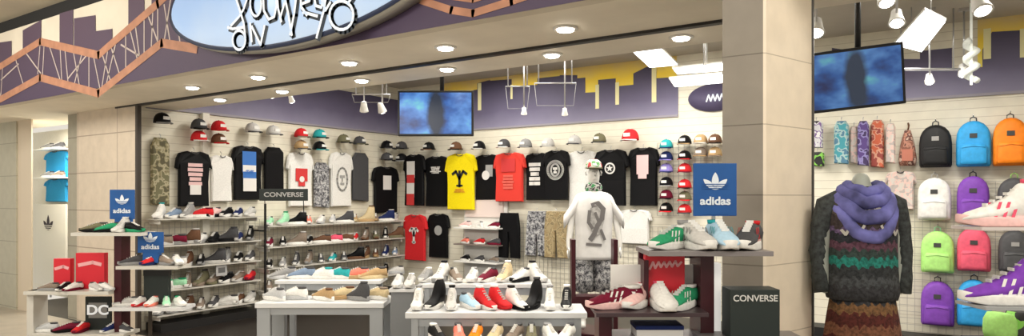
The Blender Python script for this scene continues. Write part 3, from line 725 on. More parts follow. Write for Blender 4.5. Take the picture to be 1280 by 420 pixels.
G('tee', on_back(592,626,193,250), KBLK, 'black tee shirt with white slanted patch between yellow and red ones', 'tee shirt', [('rect',.12,.36,.26,.16,P_g),('disc',0,.46,.28,.1,P_w)])
G('tee', on_back(620,661,191,252), mat('bright_red_cloth', (.72,.045,.03), .8), 'bright red tee shirt with faded darker chest print', 'tee shirt', [('rect',0,.26,.42,.10,P_r),('blocks',0,.60,.4,.3,mat('print_coral', (.72,.12,.09), .7))])
G('tee', on_back(655,688,191,250), KBLK, 'black tee shirt with tall white figure print right of the red one', 'tee shirt', [('blocks',-.05,.45,.40,.50,P_w)])
G('tee', on_back(682,716,188,250), KBLK, 'black tee shirt with large white ring portrait print', 'tee shirt', [('ring',0,.40,.55,.3,P_w),('face',0,.40,.30,.24,P_w)])
G('tee', on_back(708,748,188,262), KW, 'plain white tee shirt behind the capped mannequin', 'tee shirt')
G('tee', on_back(745,789,187,257), KBLK, 'black tee shirt with round white badge and star', 'tee shirt', [('disc',0,.34,.30,.2,P_w),('disc',0,.34,.22,.2,P_b),('star',0,.34,.20,.2,P_w)])
G('tee', on_back(784,825,184,257), KBLK, 'black tee shirt with pale pink shield print, last before the cap grid', 'tee shirt', [('rect',0,.30,.36,.22,P_pk),('rect',0,.44,.26,.12,P_pk)])
# second row
G('tee', on_back(508,538,268,325), cm('red', .8), 'deep red tee shirt with white figure print in the lower row', 'tee shirt', [('wing',0,.42,.34,.4,P_w)])
G('tee', on_back(534,562,267,322), KBLK, 'black tee shirt with grey oval print in the lower row', 'tee shirt', [('disc',.05,.38,.34,.1,P_g)])
G('pants', on_back(627,653,266,322), cm('black'), 'black trousers hung in the lower row of the back wall', 'trousers')
G('shorts', on_back(658,684,264,320), gpat, 'grey speckled shorts hung in the lower row of the back wall', 'shorts')
G('pants', on_back(684,713,264,322), camo2, 'tan camouflage trousers in the lower row of the back wall', 'trousers')
G('tee', on_back(772,815,262,305), KW, 'plain white tee shirt low on back wall right of the mannequin', 'tee shirt')
# narrow hanging goods on the right
def on_back2(a, b, c_, d_): return on_back(a, b, c_, d_)
v1 = blotch_mat('white_violet_print', [(.6,.6,.62),(.2,.12,.3),(.7,.7,.7),(.05,.04,.06)], 11)
v2 = blotch_mat('teal_print', [(.06,.30,.36),(.35,.5,.5),(.08,.2,.3)], 12)
v3 = blotch_mat('purple_print', [(.09,.05,.2),(.25,.22,.45),(.05,.03,.1)], 12)
v4 = blotch_mat('orange_print', [(.55,.12,.06),(.62,.32,.22),(.3,.06,.05)], 14)
v5 = blotch_mat('brown_print', [(.22,.09,.06),(.42,.20,.14),(.12,.05,.04),(.5,.35,.28)], 14)
v6 = blotch_mat('pale_print', [(.6,.55,.5),(.7,.5,.45),(.45,.4,.38)], 18)
v7 = blotch_mat('lime_black_print', [(.02,.02,.02),(.25,.6,.1),(.05,.05,.05)], 9)
for a, m, l in (((1014,1030,152,186), v1, 'white and violet printed scarf, first hanging beside the column'), ((1014,1030,190,208), v7, 'short lime and black item hanging low beside the column'),
   ((1044,1062,152,206), v2, 'teal printed scarf hanging under the tilted television'), ((1062,1073,158,205), v6, 'pale printed scarf between the teal and purple ones'),
   ((1073,1087,152,208), v3, 'dark purple printed scarf hanging under the television edge'), ((1088,1105,150,210), v4, 'orange and red printed scarf hanging left of the brown bag'),
   ((1108,1120,155,205), v6, 'pale narrow printed scarf between the orange scarf and brown bag')):
    G('scarf', on_back(*a), m, l, 'scarf', group='narrow printed goods on the back wall')
# ================================================================== CAPS
CAPM = {}
def cap(loc, rz, colr, brim, label, s=1.0, group='caps on the walls', tilt=0):
    t = thing('baseball_cap', label, 'cap', loc, rz, group); t.scale = (s,)*3
    key = (colr, brim)
    if key not in CAPM:
        bm = B(); rings = []
        for k in range(8):
            a = k/7*PI/2; rings.append(ell(0, 0, .012+.115*math.sin(a), max(.004, .088*math.cos(a)**.75), max(.004, .098*math.cos(a)**.75), 18))
        loft(bm, rings); c1_ = bpy.data.meshes.new('crown'); bmesh.ops.recalc_face_normals(bm, faces=bm.faces); bm.to_mesh(c1_); bm.free(); c1_.materials.append(cm(colr))
        bm = B(); n = 12; top = []; inn = []
        for k in range(n+1):
            a = PI+PI*k/n; top.append((.082*math.cos(a), -.035+.135*math.sin(a), .012-.012*abs(math.cos(a)))); inn.append((.084*math.cos(a), -.03+.06*math.sin(a), .016))
        for k in range(n):
            bm.faces.new([bm.verts.new(p) for p in (top[k], top[k+1], inn[k+1], inn[k])])
        bmesh.ops.remove_doubles(bm, verts=bm.verts, dist=1e-5)
        bmesh.ops.solidify(bm, geom=bm.faces[:], thickness=.006); c2_ = bpy.data.meshes.new('brim'); bm.to_mesh(c2_); bm.free(); c2_.materials.append(cm(brim))
        bm = B(); lathe(bm, [(.002,.134),(.008,.131),(.009,.126)], 8); tube(bm, [(0,.095,.03),(0,.16,.03)], .006, 6); c3_ = bpy.data.meshes.new('button'); bm.to_mesh(c3_); bm.free(); c3_.materials.append(cm(brim))
        bm = B(); ribbon(bm, [(-.028,.062),(.028,.062)], .035, -.094); c4_ = bpy.data.meshes.new('badge'); bm.to_mesh(c4_); bm.free(); c4_.materials.append(cm('white' if colr != 'white' else 'black'))
        CAPM[key] = (c1_, c2_, c3_, c4_)
    a = CAPM[key]
    cr_ = obj('crown', None, None, t, data=a[0]); obj('brim', None, None, t, data=a[1]); obj('button', None, None, cr_, data=a[2]); obj('front_badge', None, None, cr_, data=a[3])
def cap_left(px, py, c1_, c2_, label, s=1.0):
    p = atX(px, py, XL+.18); cap((XL+.17*1.0, p.y, p.z), PI/2, c1_, c2_, label, s)
def cap_back(px, py, c1_, c2_, label, s=1.0):
    p = atY(px, py, YB-.17); cap((p.x, YB-.165*s, p.z), 0, c1_, c2_, label, s)
for i, (px, py, a, b, w) in enumerate(((203,155,'black','grey','nearest on the left wall'),(249,162,'charcoal','black','above a red cap on the left wall'),(249,177,'red','white','under a dark cap on the left wall'),
    (274,164,'red','red','above a brown cap on the left wall'),(274,180,'brown','red','under a red cap on the left wall'),(316,166,'lightgrey','charcoal','above the blue printed tee shirt'),(342,169,'lightgrey','grey','above the dark folded trousers'),
    (377,172,'red','taupe','over a tan cap above the white tees'),(377,187,'tan','charcoal','under the red and taupe cap'),(400,173,'teal','black','beside the red cap on the left wall'),(400,188,'black','teal','under the teal cap on the left wall'),
    (430,179,'olive','black','above the grey portrait tee shirt'),(450,181,'charcoal','olive','above the dark grey trousers'),(484,186,'black','charcoal','top left of four near the corner'),(484,201,'charcoal','black','lower left of four near the corner'))):
    cap_left(px, py, a, b, f'{cn(a)} baseball cap with {cn(b)} brim, {w}', 1.15)
for i, (px, py, a, b, w) in enumerate(((503,187,'charcoal','black','right of a cap stack near the corner'),(503,202,'black','grey','lowest of the caps beside the corner'),(537,188,'black','brown','under the television'),(571,188,'brown','black','above the yellow tee shirt'),(600,187,'black','lightgrey','above the gap right of the yellow tee shirt'),
    (631,185,'charcoal','white','above the bright red tee shirt'),(658,185,'grey','grey','right of the red tee shirt top'),(686,184,'lightgrey','lightgrey','above the ring print tee shirt'),(719,181,'lightgrey','charcoal','above the capped mannequin'),
    (750,179,'olive','charcoal','above the star badge tee shirt'),(790,177,'red','white','above the pink shield tee shirt'))):
    cap_back(px, py, a, b, f'{cn(a)} baseball cap with {cn(b)} brim, {w}', 1.15 if px != 790 else 1.4)
cg = [(833,[(186,'teal','navy'),(201,'navy','violet'),(216,'violet','navy'),(233,'black','grey'),(249,'maroon','black'),(265,'black','red')]),
      (856,[(181,'black','tan'),(200,'black','red'),(216,'red','maroon'),(236,'red','black'),(251,'olive','red'),(267,'red','charcoal')]),
      (876,[(180,'tan','white'),(196,'taupe','tan')]),(894,[(180,'brown','black'),(196,'tan','taupe')])]
for ci, (px, col_) in enumerate(cg):
    for ri, (py, a, b) in enumerate(col_):
        cap_back(px, py, a, b, f'{cn(a)} cap with {cn(b)} brim, {ORD[ri]} down in column {ORD[ci]} of the cap grid', 1.05)
# cap grid panel behind, and slatted wall grid on the lower right
p = atY(860, 270, YB); q = atY(905, 175, YB); r = atY(822, 175, YB)
grid_panel('gridwall', 'wire grid holding two dense columns of caps left of the column', q.x-r.x, q.z-p.z, ((q.x+r.x)/2, YB-.01, p.z), 0)
p = atY(1140, 400, YB); q = atY(1300, 210, YB)
grid_panel('gridwall', 'pale wire grid behind the lower backpacks', 3.4, 1.75, (.75, YB-.03, .12), 0)
grid_panel('gridwall', 'wire grid across the lower back wall behind the shoe tables', 4.6, 1.15, (-4.9, YB-.012, .12), 0)

# ================================================================== BACKPACKS
def backpack(px0, px1, py0, py1, colr, label, trim='charcoal'):
    (loc, rz, w, h) = on_back(px0, px1, py0, py1, .16)
    t = thing('backpack', label, 'backpack', (loc[0], YB-.06, loc[2]-h), 0, 'backpacks hung on the right of the back wall')
    m = mat('nylon_'+colr, C[colr], .6, noise=.10, nscale=20, bump=.25); md = mat('nylon_dark_'+colr, [x*.65 for x in C[colr]], .6)
    def arch(w, h, n=10):
        pts = [(-w*.46, .0), (w*.46, .0), (w*.5, h*.05), (w*.5, h*.55)]
        pts += [(w*.5*math.cos(a*PI/n)*(1 if True else 1), h*.55+h*.45*math.sin(a*PI/n)**.8) for a in range(1, n)]
        pts += [(-w*.5, h*.55), (-w*.5, h*.05)]
        return pts
    pts = arch(w, h)
    bm = B(); cx, cz = 0, h*.5
    rings = []
    for y, s in ((0, .93), (-.02, 1.0), (-.10, 1.0), (-.135, .93), (-.15, .80), (-.155, .4)):
        rings.append([(cx+(x-cx)*s, y+(0 if s > .9 else -.004*math.sin(x*40)), cz+(z-cz)*s) for x, z in pts])
    loft(bm, rings); obj('main_bag', bm, m, t, True)
    bm = B(); pk = [(-w*.36,0),(w*.36,0),(w*.39,h*.04),(w*.38,h*.38),(w*.32,h*.44),(-w*.32,h*.44),(-w*.38,h*.38),(-w*.39,h*.04)]
    loft(bm, [[(x*s, y, h*.04+h*.22+(z-h*.22)*s) for x, z in pk] for y, s in ((-.13,1.0),(-.175,1.0),(-.19,.93),(-.195,.6))]); obj('front_pocket', bm, m, t, True)
    bm = B(); tube(bm, [(-w*.33,-.192,h*.40),(0,-.197,h*.435),(w*.33,-.192,h*.40)], .004, 6); tube(bm, [(w*.44*math.cos(a*PI/12), -.132, h*.55+h*.39*math.sin(a*PI/12)) for a in range(13)], .004, 6); obj('zips', bm, md, t)
    bm = B(); tube(bm, [(-.03,-.03,h*.99),(-.028,-.03,h+.035),(0,-.03,h+.05),(.028,-.03,h+.035),(.03,-.03,h*.99)], .007, 6); obj('grab_handle', bm, cm(trim), t)
    bm = B(); box(bm, -.035, .035, -.160, -.150, h*.62, h*.72); obj('label_patch', bm, mat('patch_black', (.05,.05,.05), .6) if colr not in ('black','charcoal') else mat('patch_grey', (.35,.34,.33), .6), t)
    bm = B()
    for s in (-1, 1): tube(bm, [(s*w*.2,-.0,h*.93),(s*w*.34,.02,h*.6),(s*w*.4,.015,h*.1)], .012, 6)
    obj('shoulder_straps', bm, cm(trim), t)
    bm = B(); tube(bm, [(0,.055,h+.06),(0,-.05,h+.055),(0,-.06,h+.075)], .005, 6); obj('peg_hook', bm, M_chrome, t)
backpack(1149,1190,156,209,'black','black backpack, leftmost of the upper row')
backpack(1195,1239,151,208,'skyblue','bright blue backpack between the black and orange ones')
backpack(1241,1286,147,207,'orange','bright orange backpack at the right edge')
backpack(1147,1189,222,275,'white','white backpack with a black tab under the black one','lightgrey')
backpack(1196,1237,220,275,'purple','purple backpack half hidden by the white and pink shoe')
backpack(1247,1290,222,274,'charcoal','dark backpack with lime green trim at the right edge under the orange one','lime')
backpack(1151,1193,289,341,'lime','lime green backpack below the white one','mint')
backpack(1196,1239,285,339,'pink','raspberry pink backpack below the upper purple one')
backpack(1248,1290,288,340,'charcoal','dark grey backpack at the right edge above the purple shoe')
backpack(1151,1193,352,407,'purple','purple backpack lowest left, under the lime one')
backpack(1196,1240,350,408,'skyblue','bright blue backpack behind the purple striped shoe')
# brown patterned sling bag
(loc, rz, w, h) = on_back(1123,1146,162,207,.12)
t = thing('sling_bag', 'brown patterned teardrop sling bag left of the black backpack', 'bag', (loc[0], YB-.05, loc[2]-h), 0)
pts = [(-w*.42,0),(w*.42,0),(w*.5,h*.15),(w*.38,h*.6),(w*.16,h*.98),(-w*.16,h*.98),(-w*.38,h*.6),(-w*.5,h*.15)]
bm = B(); loft(bm, [[(x*s, y, h*.5+(z-h*.5)*s) for x, z in pts] for y, s in ((0,.95),(-.02,1),(-.08,1),(-.11,.8),(-.115,.4))]); obj('main_bag', bm, v5, t, True)
bm = B(); box(bm, -w*.3, w*.3, -.125, -.10, h*.12, h*.45, bev=.006); obj('front_pocket', bm, mat('dusty_red', (.45,.16,.11), .7), t)
bm = B(); tube(bm, [(0,-.03,h*.97),(.01,-.03,h*1.12),(0,.04,h*1.2)], .010, 6); obj('strap', bm, cm('brown'), t)
# dark edge behind mannequin: rack of mixed goods
(loc, rz, w, h) = on_back(1112,1146,214,262,.07)
G('tee', on_back(1106,1146,214,262), v6, 'pale floral patterned top hanging below the brown sling bag', 'top', name='patterned_top')

# ================================================================== MANNEQUINS
def skin_body(name, verts, edges, radii, m, parent, sub=2):
    me = bpy.data.meshes.new(name); me.from_pydata(verts, edges, []); o = bpy.data.objects.new(name, me); COL.objects.link(o)
    md = o.modifiers.new('s', 'SKIN'); md.use_smooth_shade = True
    for v, r in zip(me.skin_vertices[0].data, radii): v.radius = (r if isinstance(r, tuple) else (r, r))
    me.skin_vertices[0].data[0].use_root = True
    o.modifiers.new('d', 'SUBSURF').levels = sub
    dg = bpy.context.evaluated_depsgraph_get(); dg.update()
    m2 = bpy.data.meshes.new_from_object(o.evaluated_get(dg)); bpy.data.objects.remove(o)
    m2.materials.clear(); m2.materials.append(m); m2.name = name
    for p in m2.polygons: p.use_smooth = True
    return obj(name, None, None, parent, data=m2)
M_man = mat('mannequin_white_shell', (.74,.73,.70), .35)
# --- centre mannequin
pc = atd(742, 246, 7.3); base = .0
t = thing('mannequin', 'white mannequin wearing printed white tee, patterned shorts and a cap', 'mannequin', (pc.x, pc.y, .27), TH)
V = [(0,0,.90),(0,0,1.05),(0,0,1.25),(0,.0,1.42),(0,.0,1.50),(0,-.01,1.57),(0,-.015,1.66),(0,-.005,1.75),
     (.10,0,.86),(.11,-.01,.50),(.12,.01,.10),(.12,-.10,.03),(-.10,0,.86),(-.11,-.01,.50),(-.12,.01,.10),(-.12,-.10,.03),
     (.17,0,1.42),(.24,.0,1.18),(.27,-.05,.95),(.275,-.07,.86),(-.17,0,1.42),(-.24,0,1.18),(-.27,-.05,.95),(-.275,-.07,.86)]
E = [(0,1),(1,2),(2,3),(3,4),(4,5),(5,6),(6,7),(0,8),(8,9),(9,10),(10,11),(0,12),(12,13),(13,14),(14,15),(3,16),(16,17),(17,18),(18,19),(3,20),(20,21),(21,22),(22,23)]
RR = [(.14,.10),(.12,.09),(.14,.10),(.13,.09),(.05,.05),(.055,.06),(.075,.09),(.06,.07),(.085,.09),(.055,.06),(.038,.04),(.035,.03),(.085,.09),(.055,.06),(.038,.04),(.035,.03),(.055,.055),(.042,.042),(.032,.032),(.03,.02),(.055,.055),(.042,.042),(.032,.032),(.03,.02)]
skin_body('body', V, E, RR, M_man, t)
for sgn in (-1, 1):
    bm = B()
    for k, (dx, ln, an) in enumerate(((-.024,.050,0),(-.008,.060,0),(.008,.057,0),(.022,.046,0))):
        tube(bm, [(sgn*.277+dx*.3, -.07+dx, .86), (sgn*.28+dx*.3, -.078+dx, .86-ln*.6), (sgn*.276+dx*.3, -.092+dx, .86-ln*1.35)], [.011,.010,.007], 7)
    tube(bm, [(sgn*.270, -.095, .885), (sgn*.262, -.120, .855), (sgn*.258, -.128, .83)], [.012,.011,.008], 7)
    obj('fingers', bm, M_man, t)
bm = B()   # face and ears
tube(bm, [(0,-.098,1.70),(0,-.112,1.665),(0,-.100,1.655)], [.008,.014,.008], 8)
for s in (-1, 1):
    lathe(bm, [(.002,.0),(.016,.002),(.013,.008)], 8, (s*.03, -.088, 1.695))
    tube(bm, [(s*.078,.0,1.71),(s*.086,.008,1.69),(s*.078,.004,1.66)], .009, 6)
tube(bm, [(-.022,-.090,1.625),(0,-.097,1.622),(.022,-.090,1.625)], .006, 6)
obj('facial_features', bm, M_man, t)
bm = B()   # tee shirt
R_ = [ell(0, 0, z, a, b, 22, .85) for z, a, b in ((.76,.215,.145),(.80,.212,.142),(1.0,.200,.135),(1.2,.205,.14),(1.34,.215,.135),(1.43,.190,.115),(1.475,.12,.085),(1.49,.085,.075))]
loft(bm, R_)
for s in (-1, 1):
    loft(bm, [[(s*(.15+.17*f)+0*0, .0+.085*(1-f*.15)*math.cos(a)*1, 1.40-.24*f+(.075*(1))*math.sin(a)) for a in [2*PI*k/12 for k in range(12)]] for f in (0, .4, .8, 1.0)])
obj('tee_shirt', bm, mat('tee_white_cloth', (.74,.73,.72), .9, noise=.08, nscale=9, bump=.4), t, True)
bm = B()   # portrait print wrapped close to the chest
yy = lambda x: -.1465-.0+.10*(x*x)/.2*2
def rib3(bm, pts, w):
    n0 = len(bm.verts); ribbon(bm, pts, w, 0); bm.verts.ensure_lookup_table()
    for v in list(bm.verts)[n0:]: v.co.y = yy(v.co.x)-.004
rib3(bm, [(-.03,1.34),(.03,1.36),(.085,1.30),(.07,1.20),(.02,1.12),(-.01,1.04),(-.05,.98)], .05); rib3(bm, [(-.06,1.28),(-.07,1.16),(-.03,1.10)], .035); rib3(bm, [(.0,1.26),(.03,1.18)], .03); rib3(bm, [(-.09,.93),(.06,.92)], .03); rib3(bm, [(.06,1.08),(.10,.98)], .03)
obj('portrait_print', bm, mat('portrait_grey', (.17,.16,.16), .8), t, fix=False)
bm = B(); vs = [(.012+.085*math.cos(2*PI*k/24)*(1+.12*math.sin(3*2*PI*k/24)), 1.19+.165*math.sin(2*PI*k/24)) for k in range(24)]
c_ = bm.verts.new((.012, yy(.012)-.002, 1.19)); vv = [bm.verts.new((a, yy(a)-.002, b_)) for a, b_ in vs]
for i in range(24): bm.faces.new((c_, vv[i], vv[(i+1) % 24]))
obj('portrait_shade', bm, mat('portrait_pale', (.42,.41,.40), .8, noise=.4, nscale=20), t, fix=False)
bm = B()
for s in (-1, 1): loft(bm, [ell(s*.105, 0, z, a, b, 16) for z, a, b in ((.42,.115,.13),(.55,.112,.125),(.78,.105,.12),(.86,.10,.115))])
loft(bm, [ell(0,0,z,a,b,18) for z, a, b in ((.76,.20,.125),(.90,.17,.12))])
obj('shorts', bm, gpat, t, True)
ca = bpy.data.objects.new('cap', None)
bpy.data.objects.remove(ca)
bm = B(); rings = [ell(0, 0, 1.735+.10*math.sin(k/7*PI/2), max(.004,.094*math.cos(k/7*PI/2)**.7), max(.004,.11*math.cos(k/7*PI/2)**.7), 18) for k in range(8)]; loft(bm, rings); obj('cap_crown', bm, blotch_mat('cap_print', [(.7,.7,.66),(.10,.32,.10),(.65,.63,.6),(.5,.05,.05)], 16), t, True)
bm = B(); loft(bm, [ell(0, -.09, z, .085, .10, 18) for z in (1.728, 1.738)]); obj('cap_brim', bm, cm('olive'), t)
bm = B(); loft(bm, [ell(0, .0, z, a, b, 18) for z, a, b in ((1.49,.085,.08),(1.52,.095,.09),(1.56,.085,.085),(1.58,.07,.07))]); obj('bandana', bm, blotch_mat('bandana_print', [(.05,.25,.09),(.5,.5,.48),(.03,.03,.03)], 22), t, True)
bm = B(); box(bm, pc.x-.3, pc.x+.3, pc.y-.25, pc.y+.25, 0, .27, bev=.01); o = obj('mannequin_plinth', bm, M_redframe); tag(o, 'low dark red plinth under the white tee mannequin', 'plinth')
# dark red open frame in front
p = atd(742, 246, 6.55)
t = thing('display_rack', 'dark red open frame standing around the mannequin legs', 'display stand', (p.x, p.y, 0), TH)
hw = 26*6.55/F
bm = B(); box(bm, -hw-.02, -hw+.02, -.09, .09, 0, 1.29); obj('side_panel', bm, M_redframe, t)
bm = B(); box(bm, hw-.02, hw+.02, -.09, .09, 0, 1.29); obj('side_panel', bm, M_redframe, t)
bm = B(); box(bm, -hw+.02, hw-.02, -.09, .09, .55, .75); obj('cross_panel', bm, M_redframe, t)
bm = B(); box(bm, -hw+.02, hw-.02, -.09, .06, 0, .05); obj('bottom_board', bm, M_redframe, t)

# --- right mannequin (headless dress form in sweater and scarf)
pr = atd(1077, 246, 3.45)
t = thing('mannequin', 'headless grey mannequin in patterned sweater and blue violet scarf beside the column', 'mannequin', (pr.x, pr.y, .24), TH-.1); t.scale = (.90,.92,.945)
V = [(0,0,1.02),(0,0,1.15),(0,0,1.35),(0,0,1.52),(0,.01,1.60),(0,.01,1.68),(.155,.01,1.50),(.205,.02,1.25),(.20,-.01,1.02),(-.155,.01,1.50),(-.205,.02,1.25),(-.20,-.01,1.02),
     (.09,0,.92),(.10,0,.5),(.10,.02,.12),(.10,-.08,.04),(-.09,0,.92),(-.10,0,.5),(-.10,.02,.12),(-.10,-.08,.04)]
E = [(0,1),(1,2),(2,3),(3,4),(4,5),(3,6),(6,7),(7,8),(3,9),(9,10),(10,11),(0,12),(12,13),(13,14),(14,15),(0,16),(16,17),(17,18),(18,19)]
RR = [(.14,.10),(.11,.09),(.14,.11),(.12,.09),(.05,.05),(.048,.048),(.05,.05),(.038,.038),(.03,.03),(.05,.05),(.038,.038),(.03,.03),(.085,.085),(.055,.055),(.038,.038),(.035,.03),(.085,.085),(.055,.055),(.038,.038),(.035,.03)]
skin_body('body', V, E, RR, mat('mannequin_grey_shell', (.32,.34,.30), .5), t)
# sweater material: zigzag bands
m = bpy.data.materials.new('patterned_knit'); m.use_nodes = True
nt = m.node_tree; b = nt.nodes['Principled BSDF']; N = nt.nodes.new; L = nt.links.new
tc = N('ShaderNodeTexCoord'); s3 = N('ShaderNodeSeparateXYZ'); L(tc.outputs['Object'], s3.inputs[0])
pp = N('ShaderNodeMath'); pp.operation = 'PINGPONG'; L(s3.outputs[0], pp.inputs[0]); pp.inputs[1].default_value = .022
ns = N('ShaderNodeTexNoise'); ns.inputs['Scale'].default_value = 34; ns.inputs['Detail'].default_value = 2; L(tc.outputs['Object'], ns.inputs['Vector'])
ad = N('ShaderNodeMath'); ad.operation = 'MULTIPLY_ADD'; L(pp.outputs[0], ad.inputs[0]); ad.inputs[1].default_value = 1.0; L(s3.outputs[2], ad.inputs[2])
a2 = N('ShaderNodeMath'); a2.operation = 'MULTIPLY_ADD'; L(ns.outputs['Fac'], a2.inputs[0]); a2.inputs[1].default_value = .05; L(ad.outputs[0], a2.inputs[2])
mr = N('ShaderNodeMapRange'); L(a2.outputs[0], mr.inputs[0]); mr.inputs[1].default_value = .60; mr.inputs[2].default_value = 1.62
r = N('ShaderNodeValToRGB'); cr = r.color_ramp; cr.interpolation = 'CONSTANT'
zs = [(.00,(.10,.015,.01)),(.10,(.26,.06,.02)),(.17,(.10,.015,.012)),(.24,(.22,.09,.05)),(.30,(.10,.02,.015)),(.36,(.20,.10,.04)),(.41,(.035,.035,.04)),(.50,(.06,.065,.07)),(.55,(.028,.032,.035)),(.605,(.015,.20,.16)),(.645,(.03,.05,.045)),(.69,(.11,.045,.07)),(.73,(.02,.022,.03)),(.775,(.14,.09,.19)),(.80,(.05,.035,.035)),(.86,(.13,.10,.09)),(.89,(.42,.40,.37)),(.905,(.07,.065,.06)),(.95,(.035,.04,.04))]
while len(cr.elements) < len(zs): cr.elements.new(.5)
for e, (q, c_) in zip(cr.elements, zs): e.position = q; e.color = (*c_, 1)
L(mr.outputs[0], r.inputs['Fac'])
mul = N('ShaderNodeMix'); mul.data_type = 'RGBA'; mul.blend_type = 'MULTIPLY'; mul.inputs['Factor'].default_value = .7
n2 = N('ShaderNodeTexNoise'); n2.inputs['Scale'].default_value = 60; L(tc.outputs['Object'], n2.inputs['Vector'])
r2 = N('ShaderNodeValToRGB'); r2.color_ramp.elements[0].position = .38; r2.color_ramp.elements[1].position = .6; r2.color_ramp.elements[0].color = (.3,.3,.3,1); L(n2.outputs['Fac'], r2.inputs['Fac'])
L(r.outputs['Color'], mul.inputs['A']); L(r2.outputs['Color'], mul.inputs['B'])
L(mul.outputs['Result'], b.inputs['Base Color']); b.inputs['Roughness'].default_value = .95
bp = N('ShaderNodeBump'); bp.inputs['Strength'].default_value = .6; bp.inputs['Distance'].default_value = .01; L(n2.outputs['Fac'], bp.inputs['Height']); L(bp.outputs['Normal'], b.inputs['Normal'])
M_knit = m
bm = B()
loft(bm, [[(x*(1+.03*math.sin(6*k)), y*(1+.05*math.sin(5*k)), z) for k, (x, y, z) in enumerate(ell(0, 0, z, a, bb, 24, .85))] for z, a, bb in ((1.00,.185,.135),(1.04,.195,.14),(1.15,.185,.14),(1.30,.18,.14),(1.42,.185,.135),(1.52,.175,.115),(1.57,.12,.09),(1.60,.08,.075))])
obj('sweater', bm, M_knit, t, True)
for sg in (-1, 1):
    bm = B(); ribbon(bm, [(sg*(.045+.017*k), 1.395-.028*(k % 2)-.004*k) for k in range(7)], .014, 0)
    for v in bm.verts: v.co.y = -.150*max(.05, 1-(v.co.x/.195)**2)**.45
    obj('zigzag_motif', bm, mat('pale_knit', (.42,.40,.36), .95), t, fix=False)
for s in (-1, 1):
    bm = B(); tube(bm, [(s*.12,.005,1.535),(s*.185,.01,1.50),(s*.215,.02,1.38),(s*.232,.02,1.25),(s*.228,.005,1.12),(s*.218,-.01,1.03)], [.05,.062,.056,.05,.045,.042], 14); obj('sleeve', bm, mat('dark_knit', (.04,.045,.045), .95, noise=.5, nscale=40), t, True)
bm = B()
loft(bm, [[(x*(1+.05*math.sin(k*2.1)), y*(1+.05*math.sin(k*2.1)), z) for k, (x, y, z) in enumerate(ell(0, 0, z, a, bb, 26))] for z, a, bb in ((.50,.24,.19),(.70,.215,.17),(.90,.185,.15),(1.02,.165,.13))])
obj('skirt', bm, M_knit, t, True)
M_scarf = mat('scarf_cloth', (.12,.12,.33), .9, noise=.6, nscale=8, bump=.3)
bm = B()
for i, (z, rx, ry, th_, dip) in enumerate(((1.60,.085,.08,.030,.03),(1.575,.105,.10,.036,.06),(1.535,.13,.115,.040,.10),(1.50,.145,.12,.035,.17))):
    tube(bm, [(rx*math.cos(2*PI*k/24), ry*math.sin(2*PI*k/24)-.02, z-dip*max(0, -math.sin(2*PI*k/24))**1.5+.006*math.sin(k*1.7+i)) for k in range(24)], th_, 10, closed=True)
obj('scarf', bm, M_scarf, t, True)
bm = B(); lathe(bm, [(.002,0),(.18,0),(.18,.012),(.03,.02),(.016,.03),(.016,.6),(.002,.6)], 20, (0,.06,0)); obj('stand', bm, M_steel, t)
bm = B(); box(bm, pr.x-.3, pr.x+.3, pr.y-.3, pr.y+.3, 0, .24, bev=.01); o = obj('mannequin_plinth', bm, M_white); tag(o, 'low white plinth under the sweater mannequin', 'plinth')

SC = 1.12
# ================================================================== TABLES
M_tab = mat('white_laminate_table', (.68,.69,.70), .3); M_tleg = mat('pale_metal_leg', (.36,.38,.40), .4, .2)
def table(p, rz, w, d, h, label, legw=.06, th=.05, shelf=None):
    t = thing('display_table', label, 'table', (p.x, p.y, 0), rz)
    bm = B(); box(bm, -w/2, w/2, -d/2, d/2, h-th, h, bev=.006); obj('table_top', bm, M_tab, t)
    for sx_ in (-1, 1):
        for sy in (-1, 1):
            bm = B(); box(bm, sx_*(w/2-.08)-legw/2, sx_*(w/2-.08)+legw/2, sy*(d/2-.05)-.03, sy*(d/2-.05)+.03, 0, h-th); obj('leg', bm, M_tleg, t)
    bm = B(); box(bm, -w/2+.08, w/2-.08, -d/2+.03, -d/2+.05, h-th-.07, h-th); obj('apron', bm, M_tleg, t)
    if shelf: bm = B(); box(bm, -w/2+.05, w/2-.05, -d/2+.03, d/2-.03, shelf-.02, shelf); obj('lower_shelf', bm, M_tab, t)
    return t
def loc_on(p, rz, x, y, z): return (p.x+x*math.cos(rz)-y*math.sin(rz), p.y+x*math.sin(rz)+y*math.cos(rz), z)
# table A
hA = .65; pa = atH(408, 374, hA); 
wA = 158*6.85/F
RA = TH
table(pa, RA, wA, .52, hA, 'white display table with tan and silver shoes, left of centre', .13)
pb = Vector(loc_on(pa, RA, -.10, .62, 0)); hB = .79
t = table(pb, RA, wA*.9, .42, hB, 'taller white table behind the left display table', .06, .04)
wA2 = [(-.52,L_('silver','white')),(-.34,L_('white','silver')),(-.02,L_('tan','white','brown')),(.14,L_('sand','tan','brown')),(.33,L_('charcoal','grey',kind='high')),(.50,L_('sand','white','taupe'))]
for i, (x, s) in enumerate(wA2):
    shoe(loc_on(pa, RA, x, -.05+.05*(i % 2), hA+.001), RA+PI+random.uniform(-.7,.4), s, f'{ORD[i]} from left on the left white table', 'shoes on the display tables')
wB2 = [(-.55,L_('grey','silver')),(-.34,L_('bluegrey','white')),(-.12,L_('white','white','teal')),(.06,L_('teal','white')),(.26,L_('coral','tan')),(.46,L_('tan','sand'))]
for i, (x, s) in enumerate(wB2):
    shoe(loc_on(pb, RA, x, -.03, hB+.001), RA+PI+random.uniform(-.6,.6), s, f'{ORD[i]} from left on the taller white table', 'shoes on the display tables')
